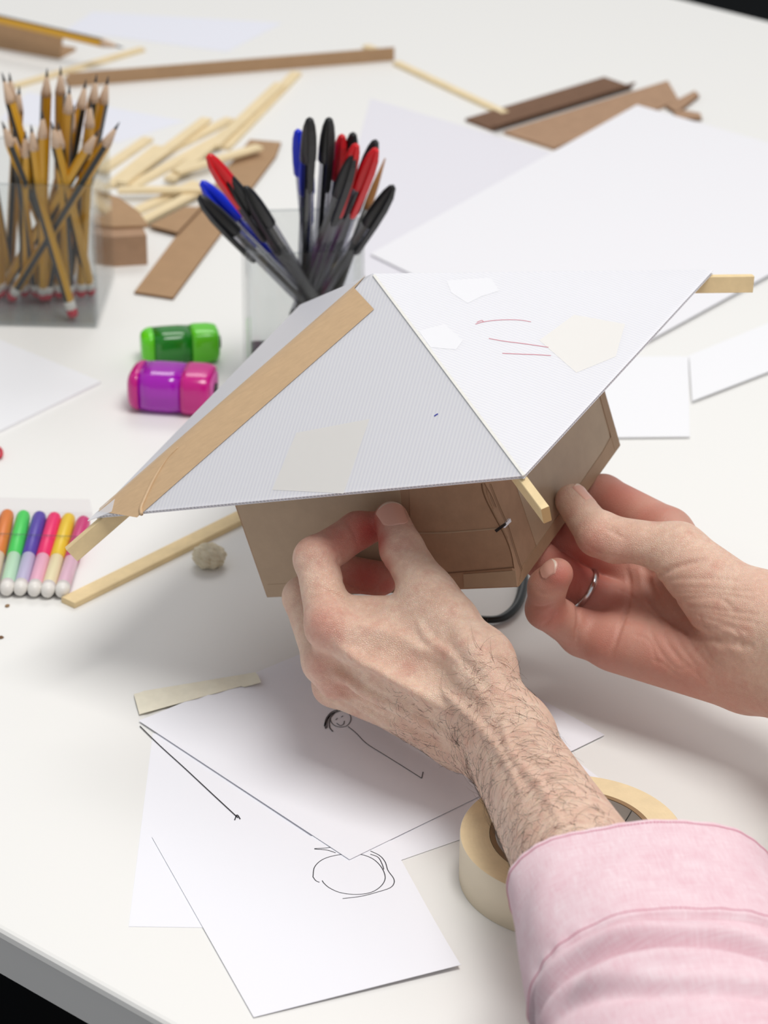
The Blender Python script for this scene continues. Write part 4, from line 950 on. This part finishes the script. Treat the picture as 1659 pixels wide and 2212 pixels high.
flush_bounce = [(fd.surf(1225, 1140), 14, .55), (fd.surf(1275, 1185), 12, .45), (fd.surf(1330, 1200), 10, .25), (fd.surf(1210, 1245), 9, .5), (fd.surf(1195, 1330), 12, .4), (fd.surf(1290, 1300), 24, .35), (fd.surf(1250, 1225), 22, .7),
         (fd.surf(1340, 1060), 20, .40), (fd.surf(1400, 1110), 14, .28), (fd.surf(1300, 1400), 20, .25), (fd.surf(1420, 1440), 24, .2), (fd.surf(1500, 1480), 20, .26), (fd.surf(1580, 1510), 20, .24),
         (q['R2'], 18, .8), (q['M2'], 20, .8), (q['M3'], 18, .8), (fd.surf(1640, 1530), 16, .3)]
def palm_w(V):
    ax = unit(q['a1'] - q['M1']); d = (V - q['M1']) @ ax; w_ = np.clip(1 - np.clip((d - 70) / 60, 0, 1), 0, 1) * .8
    for a, b, r0 in ((q['T4'], q['T3'], 10), (q['T3'], q['T2'], 12), (q['T2'], q['T1'], 17)):
        e = b - a; t = np.clip((V - a) @ e / (e @ e), 0, 1); dd = np.linalg.norm(V - a - t[:, None] * e, axis=1); w_ *= .25 + .75 * np.clip((dd - r0) / 9, 0, 1)
    return w_
rh, RV = finish(fd, 'hand', flush_bounce, palm_w, label='hand supporting the house from below with the thumb on the right wall')
tn = unit(np.array([.75, -.50, .50]) + nR * .25); nail(rh, fd, q['T4'] + (q['T4'] - q['T3']) * .05, tn, q['T4'] - q['T3'], 12.5, 14.0)
pn = unit(np.array([-.75, -.35, .55])); nail(rh, fd, q['L4'] + (q['L4'] - q['L3']) * .1, pn, q['L4'] - q['L3'], 9.5, 10.0)
# ring on the ring finger
rc_ = q['R1'] * .52 + q['R2'] * .48; R_ = look(q['R2'] - q['R1']); prof = [(11.2, -1.6), (11.9, -1.2), (12.1, 0), (11.9, 1.2), (11.2, 1.6)]
V, F = lathe(prof, 40, cap=False); part(person, 'finger_ring', (R_ @ V.T).T + rc_, F, M['silver'], True, sub=rh, label='thin silver ring')

# ---- hair on the left wrist and forearm
def hairs(o, fd, V, ok, count, lmin, lmax, flow, curl):
    idx = np.flatnonzero(ok); idx = rng.choice(idx, count); P0 = V[idx]; Nn = fd.grad(P0); VV, FF = [], []
    for p, n in zip(P0, Nn):
        L = rng.uniform(lmin, lmax); t = flow + rng.normal(0, .45, 3); t = unit(t - n * (t @ n)); d = unit(t + n * rng.uniform(.15, .6)); pt = [p - n * .2]
        bend = np.cross(n, t) * rng.normal(0, curl); m = 7; tw = np.cross(t, n) * rng.normal(0, .25)
        for i in range(m): d = unit(d - n * .16 + bend * .3 + tw); pt.append(pt[-1] + d * L / m)
        v, f = tube(pt, np.linspace(.062, .018, len(pt)), 3); k = len(VV); VV.extend(v.tolist()); FF.extend([tuple(x + k for x in ff_) for ff_ in f])
    part(person, 'arm_hair', VV, FF, M['hair'], True, sub=o, kind='stuff')
ax = unit(LQ['a1'] - LQ['a0']); sal = (LV - LQ['a0']) @ ax; mid = LQ['a0'] + sal[:, None] * ax; rad = (LV - mid)
side = unit(P(980, 1640, 1400) - P(1230, 1600, 1400)); sd = rad @ side
ok1 = (sal > -18) & (sal < 150) & (sd > -16); hairs(lh, LFD, LV, ok1, 2300, 7, 19, side * .9 - ax * .5 + np.array([0, 0, -.3]), .9)
hd_ = unit(LQ['i0'] - LQ['I1']); s2_ = (LV - LQ['I1']) @ hd_; sd2 = (LV - LQ['I1']) @ unit(LQ['L1'] - LQ['I1'])
ok2 = (s2_ > 45) & (s2_ < 105) & (sd2 > 0); hairs(lh, LFD, LV, ok2, 1000, 5, 12, side * .9 - hd_ * .2, .6)

# ---- pink linen sleeve with a turned cuff on the left arm
def linen():
    k = N('pink_linen'); b = k.b; tc = k.add('ShaderNodeUVMap')
    def wv(sx, sy):
        mp = k.add('ShaderNodeMapping'); k.link(tc.outputs[0], mp.inputs[0]); mp.inputs['Scale'].default_value = (sx, sy, 1)
        z = k.add('ShaderNodeTexNoise', i_Scale=1.0, i_Detail=5.0, i_Roughness=.7); k.link(mp.outputs[0], z.inputs[0]); return z.outputs[0]
    a, c = wv(2000, 90), wv(90, 2300); ad = k.add('ShaderNodeMath', operation='ADD'); k.link(a, ad.inputs[0]); k.link(c, ad.inputs[1])
    cl = wv(60, 45); ad2 = k.add('ShaderNodeMath', operation='MULTIPLY_ADD'); ad2.inputs[1].default_value = .55; k.link(cl, ad2.inputs[0]); k.link(ad.outputs[0], ad2.inputs[2])
    r = k.add('ShaderNodeMapRange', i_1=.98, i_2=1.55); k.link(ad2.outputs[0], r.inputs[0])
    mx = k.add('ShaderNodeMix', data_type='RGBA'); mx.inputs[6].default_value = lin((224, 178, 189)); mx.inputs[7].default_value = lin((240, 221, 226)); k.link(r.outputs[0], mx.inputs[0])
    k.link(mx.outputs[2], b.inputs['Base Color']); b.inputs['Roughness'].default_value = .85; b.inputs['Specular IOR Level'].default_value = .15
    b.inputs['Sheen Weight'].default_value = .15
    bp = k.add('ShaderNodeBump', i_Strength=.35, i_Distance=.0004); k.link(ad.outputs[0], bp.inputs['Height']); k.link(bp.outputs[0], b.inputs['Normal'])
    return k.m
M['linen'] = linen(); M['thread'] = pbr('pink_thread', (216, 146, 166), .8)
cA, cB = P(1378, 1908, 1262), P(1560, 2420, 1130)
NS, CUFF = 150, 76.0
sleeve_left = (cA, cB, unit(P(1655, 1942, 1262) - P(1110, 1926, 1262)))
rB0, rB1 = P(1950, 1585, 1385), P(2400, 1900, 1210); sleeve_right = (rB0, rB1, unit(np.cross(rB1 - rB0, (0, 0, 1.0))))
def sleeve_ring(t, extra=0.0, cA=None, cB=None, sxv=None):
    """t in mm from the cuff edge towards the elbow"""
    if cA is None: cA, cB, sxv = sleeve_left
    d = unit(cB - cA); c = cA + d * t
    sx = sxv; sx = unit(sx - d * (sx @ d)); sy = np.cross(d, sx); sy = sy if sy[2] > 0 else -sy
    th = np.arange(NS) * 2 * math.pi / NS; out = []
    for a in th:
        ca, sa = math.cos(a), math.sin(a); rx, ry = 55 + t * .05, 31 + t * .10; r = extra
        r += 0.9 * math.sin(3 * a + t * .03) + .5 * math.sin(5 * a + 1 + t * .045) + .35 * math.sin(9 * a - t * .05 + math.sin(t * .11))
        if t < CUFF: r += 1.6 + .30 * math.sin(a * 23 + math.sin(t * .2) + 1.5 * math.sin(a * 5)) * math.exp(-((t - CUFF + 5) / 4) ** 2) + .2 * math.sin(a * 31 + 2 * math.sin(3 * a)) * math.exp(-(t / 4) ** 2)
        else:
            r -= 1.2 * math.exp(-(t - CUFF) / 3); u = t - CUFF
            top = max(0, sa) ** .6
            v1 = u - 24 - 12 * ca - 3 * math.sin(2 * a + .6); v2 = u - 52 - 20 * ca + 4 * math.sin(3 * a); v3 = u - 12 + 14 * ca
            r += top * (4.0 * math.exp(-((v1 + 9) / 7) ** 2) - 8.5 * math.exp(-(v1 / 4.5) ** 2) + 3.5 * math.exp(-((v1 - 10) / 8) ** 2))
            r += top * (2.5 * math.exp(-((v2 + 8) / 8) ** 2) - 4.5 * math.exp(-(v2 / 5) ** 2)) - 2.2 * max(0, -ca) * math.exp(-(v3 / 4) ** 2)
            r += .7 * math.sin(u * .16 + 3 * a + math.sin(2 * a)) + .45 * math.sin(u * .29 - 4 * a + 1.3 * math.sin(u * .08))
        e = .88
        out.append(c + sx * (rx + r) * math.copysign(abs(ca) ** e, ca) + sy * (ry + r) * math.copysign(abs(sa) ** e, sa))
    return np.array(out)
ts = np.concatenate([np.linspace(70, 75.5, 6), np.linspace(76.2, 80, 6), np.linspace(81.5, 235, 95), np.linspace(240, 340, 14)])
def skinned(name, ts, th, sub=None, mat='linen', arm=None):
    arm = arm or sleeve_left; outer = [sleeve_ring(t, 0, *arm) for t in ts]; inner = [sleeve_ring(t, -th, *arm) for t in ts[::-1]]
    rim0 = sleeve_ring(ts[0] - .5, -th / 2, *arm)
    rings = outer + inner; V, F = loft(rings + [rim0] + [outer[0]], cap=False)
    o = part(person, name, V, F, M[mat], True, sub=sub); uv = o.data.uv_layers.new(name='UVMap'); nr = len(ts)
    tt = np.concatenate([ts, ts[::-1], [ts[0], ts[0]]])
    vi = np.zeros(len(o.data.loops), np.int32); o.data.loops.foreach_get('vertex_index', vi); uvs = np.zeros((len(vi), 2), np.float32)
    col = (vi % NS).astype(float); uvs[:, 0] = np.minimum(col, NS - col) * 2.1 * .001; uvs[:, 1] = tt[vi // NS] * .001
    uv.data.foreach_set('uv', uvs.ravel()); return o
slv = skinned('shirt_sleeve', ts, 1.2); cuff = skinned('cuff', np.concatenate([np.linspace(0, 76, 70)]), 2.4, sub=slv)
V, F = [], []
for t in (2.6, 72.0):                                        # stitching rows
    R0_ = sleeve_ring(t, .15)
    for i in range(NS):
        a, b = R0_[i], R0_[(i + 1) % NS]
        for s0 in (.05, .55):
            v, f = tube([a + (b - a) * s0, a + (b - a) * (s0 + .36)], .32, 4); k = len(V); V.extend(v.tolist()); F.extend([tuple(x + k for x in g) for g in f])
part(person, 'stitching', V, F, M['thread'], sub=slv, kind='stuff')
slr = skinned('shirt_sleeve', np.concatenate([ts[::2], np.linspace(350, 440, 8)]), 1.2, arm=sleeve_right); skinned('cuff', np.linspace(0, 76, 30), 2.4, sub=slr, arm=sleeve_right)
